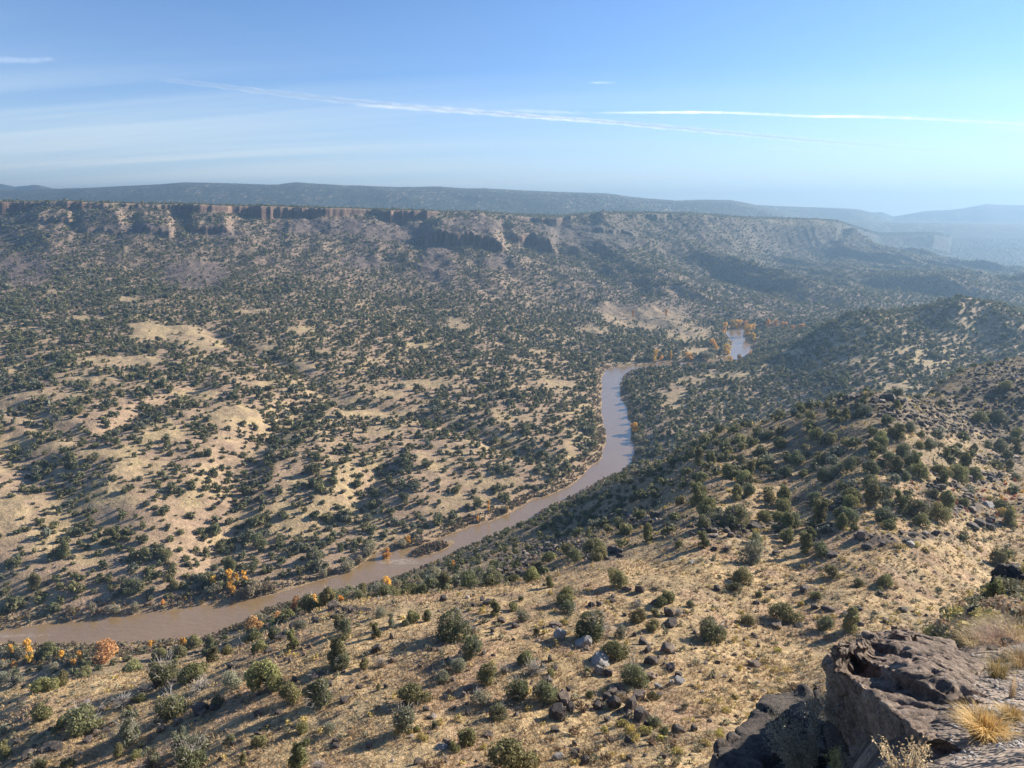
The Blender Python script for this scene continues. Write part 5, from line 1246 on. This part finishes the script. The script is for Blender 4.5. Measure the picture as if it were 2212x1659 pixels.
# thin cirrus veil low in the sky, thickest away from the sun
tint = nt.nodes.new('ShaderNodeRGB'); tint.outputs[0].default_value = (.86, 1.02, 1.23, 1)
tc = nt.nodes.new('ShaderNodeTexCoord'); sx = nt.nodes.new('ShaderNodeSeparateXYZ'); nt.links.new(tc.outputs['Generated'], sx.inputs[0])
def M(op, a, b=None, c=None):
    n = nt.nodes.new('ShaderNodeMath'); n.operation = op
    for i, q in enumerate((a, b, c)):
        if q is None: continue
        if isinstance(q, (int, float)): n.inputs[i].default_value = q
        else: nt.links.new(q, n.inputs[i])
    return n.outputs[0]
def MR(x, a, b, c, d):
    n = nt.nodes.new('ShaderNodeMapRange'); n.interpolation_type = 'SMOOTHSTEP'; nt.links.new(x, n.inputs[0])
    for i, q in enumerate((a, b, c, d)): n.inputs[i + 1].default_value = q
    return n.outputs[0]
den = M('ADD', M('MAXIMUM', sx.outputs[2], 0.0), .05)
cx = nt.nodes.new('ShaderNodeCombineXYZ')
px_ = M('DIVIDE', sx.outputs[0], den); py_ = M('DIVIDE', sx.outputs[1], den)
nt.links.new(M('ADD', M('MULTIPLY', px_, .10), M('MULTIPLY', py_, .05)), cx.inputs[0]); nt.links.new(M('ADD', M('MULTIPLY', py_, .55), M('MULTIPLY', px_, .12)), cx.inputs[1])
nz = nt.nodes.new('ShaderNodeTexNoise'); nz.inputs['Scale'].default_value = 1.0; nz.inputs['Detail'].default_value = 7; nz.inputs['Roughness'].default_value = .55; nz.inputs['Distortion'].default_value = .35
nt.links.new(cx.outputs[0], nz.inputs['Vector'])
left = MR(sx.outputs[0], .35, -.45, .25, 1.0)
band = M('MULTIPLY', MR(sx.outputs[2], .26, .06, 0, 1), left)
streaks = M('MULTIPLY', MR(nz.outputs[0], .40, .66, .03, .55), band)
low = M('MULTIPLY', M('POWER', MR(sx.outputs[2], .22, .0, 0, 1), 1.8), MR(sx.outputs[0], .5, -.4, .80, .72))
fac = M('MINIMUM', M('ADD', streaks, low), .92)
mx = nt.nodes.new('ShaderNodeMix'); mx.data_type = 'RGBA'; nt.links.new(fac, mx.inputs[0]); nt.links.new(mul(nt, sky.outputs[0], tint.outputs[0]), mx.inputs[6]); mx.inputs[7].default_value = (6.6, 7.5, 7.9, 1)
nt.links.new(mx.outputs[2], bg.inputs[0]); nt.links.new(bg.outputs[0], out.inputs[0])
sd = bpy.data.lights.new('sun', 'SUN'); sd.energy = 5.0; sd.angle = math.radians(.5); sd.color = (1, .90, .76)
so = bpy.data.objects.new('sun', sd); COL.objects.link(so)
sdir = Vector((math.sin(SUN_AZ) * math.cos(SUN_EL), math.cos(SUN_AZ) * math.cos(SUN_EL), math.sin(SUN_EL)))
so.rotation_euler = sdir.to_track_quat('Z', 'Y').to_euler()
so.location = (200, 100, 600)

hv = bpy.data.materials.new('haze_air'); hv.use_nodes = True
hn = hv.node_tree; hn.nodes.clear()
pv = hn.nodes.new('ShaderNodeVolumePrincipled'); ho = hn.nodes.new('ShaderNodeOutputMaterial')
pv.inputs['Color'].default_value = (.225, .37, .55, 1)
pv.inputs['Density'].default_value = 2.0e-4
pv.inputs['Anisotropy'].default_value = 0.38
hn.links.new(pv.outputs[0], ho.inputs['Volume'])
bx = np.array([(x, y, z) for z in (-320, 415) for y in (-400, 8300) for x in (-9500, 9500)], float)
hf = np.array([(0, 2, 3, 1), (4, 5, 7, 6), (0, 1, 5, 4), (2, 6, 7, 3), (0, 4, 6, 2), (1, 3, 7, 5)])
tag(add_obj('haze', new_mesh('haze', bx, hf), hv), kind='stuff')
scene.view_settings.view_transform = 'Standard'; scene.view_settings.look = 'None'
scene.view_settings.exposure = 1.33; scene.view_settings.gamma = 1
scene.cycles.use_denoising = True
scene.cycles.max_bounces = 4; scene.cycles.diffuse_bounces = 2; scene.cycles.glossy_bounces = 2
scene.cycles.transparent_max_bounces = 8; scene.cycles.volume_bounces = 0
# ================================================================== LABELS
CAT = {'juniper': 'juniper tree', 'half-dead juniper': 'juniper tree', 'dead juniper': 'dead tree', 'golden cottonwood': 'cottonwood tree', 'orange cottonwood': 'cottonwood tree', 'rust-brown half-bare cottonwood': 'cottonwood tree', 'pale grey-green willow bush': 'willow bush', 'grey-tan willow bush': 'willow bush', 'cholla': 'cactus', 'rabbitbrush': 'shrub', 'dark boulder': 'boulder', 'brown boulder': 'boulder', 'pale grey boulder': 'boulder', 'grass hummock': 'grass tuft'}
GRP = {'juniper tree': 'junipers on the near hillside and riverbank', 'dead tree': 'bare dead junipers', 'cottonwood tree': 'autumn cottonwoods along the river', 'willow bush': 'pale willow bushes on the riverbank', 'cactus': 'cholla on the grassy slope', 'shrub': 'yellow rabbitbrush on the slope', 'boulder': 'basalt boulders on the near hillside', 'grass tuft': 'grass hummocks on the ledge'}
def colname(u):
    for e, n in ((80, 'at far left'), (190, 'at left'), (300, 'left of centre'), (410, 'in the centre-left'), (500, 'just left of centre'), (590, 'at centre'), (680, 'just right of centre'), (770, 'in the centre-right'), (860, 'right of centre-right'), (950, 'at right')):
        if u < e: return n
    return 'at far right'
def rowname(f):
    u, v, y = f['u'], f['v'], f['y']
    n = float(look(np.where(YY < 700, ZNr - ZV, -99), f['x'], f['y'])) if f['y'] > 12 else 1
    if n <= 0:
        return 'beside the far river bend' if y > 800 else 'by middle river reach' if y > 420 else 'by near river reach'
    if v > 735: return 'by the bottom edge'
    if v > 695: return 'low on the grass slope'
    if v > 655: return 'on the middle grass slope'
    if v > 615: return 'high on the grass slope'
    if v > 580: return 'along the upper grass slope'
    if v > 540: return 'on the rocky slope brow'
    if v > 500: return 'on the stony hillside'
    if v > 455: return 'on the upper hillside'
    return 'by the ridge top'
lab = {}
for o, w, f in ITEMS:
    if 'boulder' in w or w == 'cholla' or w == 'rabbitbrush': sz_ = 'large' if f['px'] > 11 else 'small' if f['px'] < 6.5 else 'medium'
    else: sz_ = 'large' if f['px'] > 22 else 'small' if f['px'] < 13 else 'medium'
    lab.setdefault('%s %s %s %s' % (sz_, w, rowname(f), colname(f['u'])), []).append((o, w, f))
ORD = ['leftmost', 'second from left', 'third from left', 'fourth from left', 'fifth from left', 'sixth from left', 'seventh from left', 'eighth from left', 'ninth from left', 'tenth from left']
for L, its in lab.items():
    its.sort(key=lambda t: t[2]['u'])
    for i, (o, w, f) in enumerate(its):
        t = L if len(its) == 1 else L + ', ' + ('rightmost' if i == len(its) - 1 else ORD[i] if i < 10 else 'among many')
        tag(o, t, CAT[w], GRP[CAT[w]])
print('done', _t.time() - _T0, 'things', len(ITEMS))
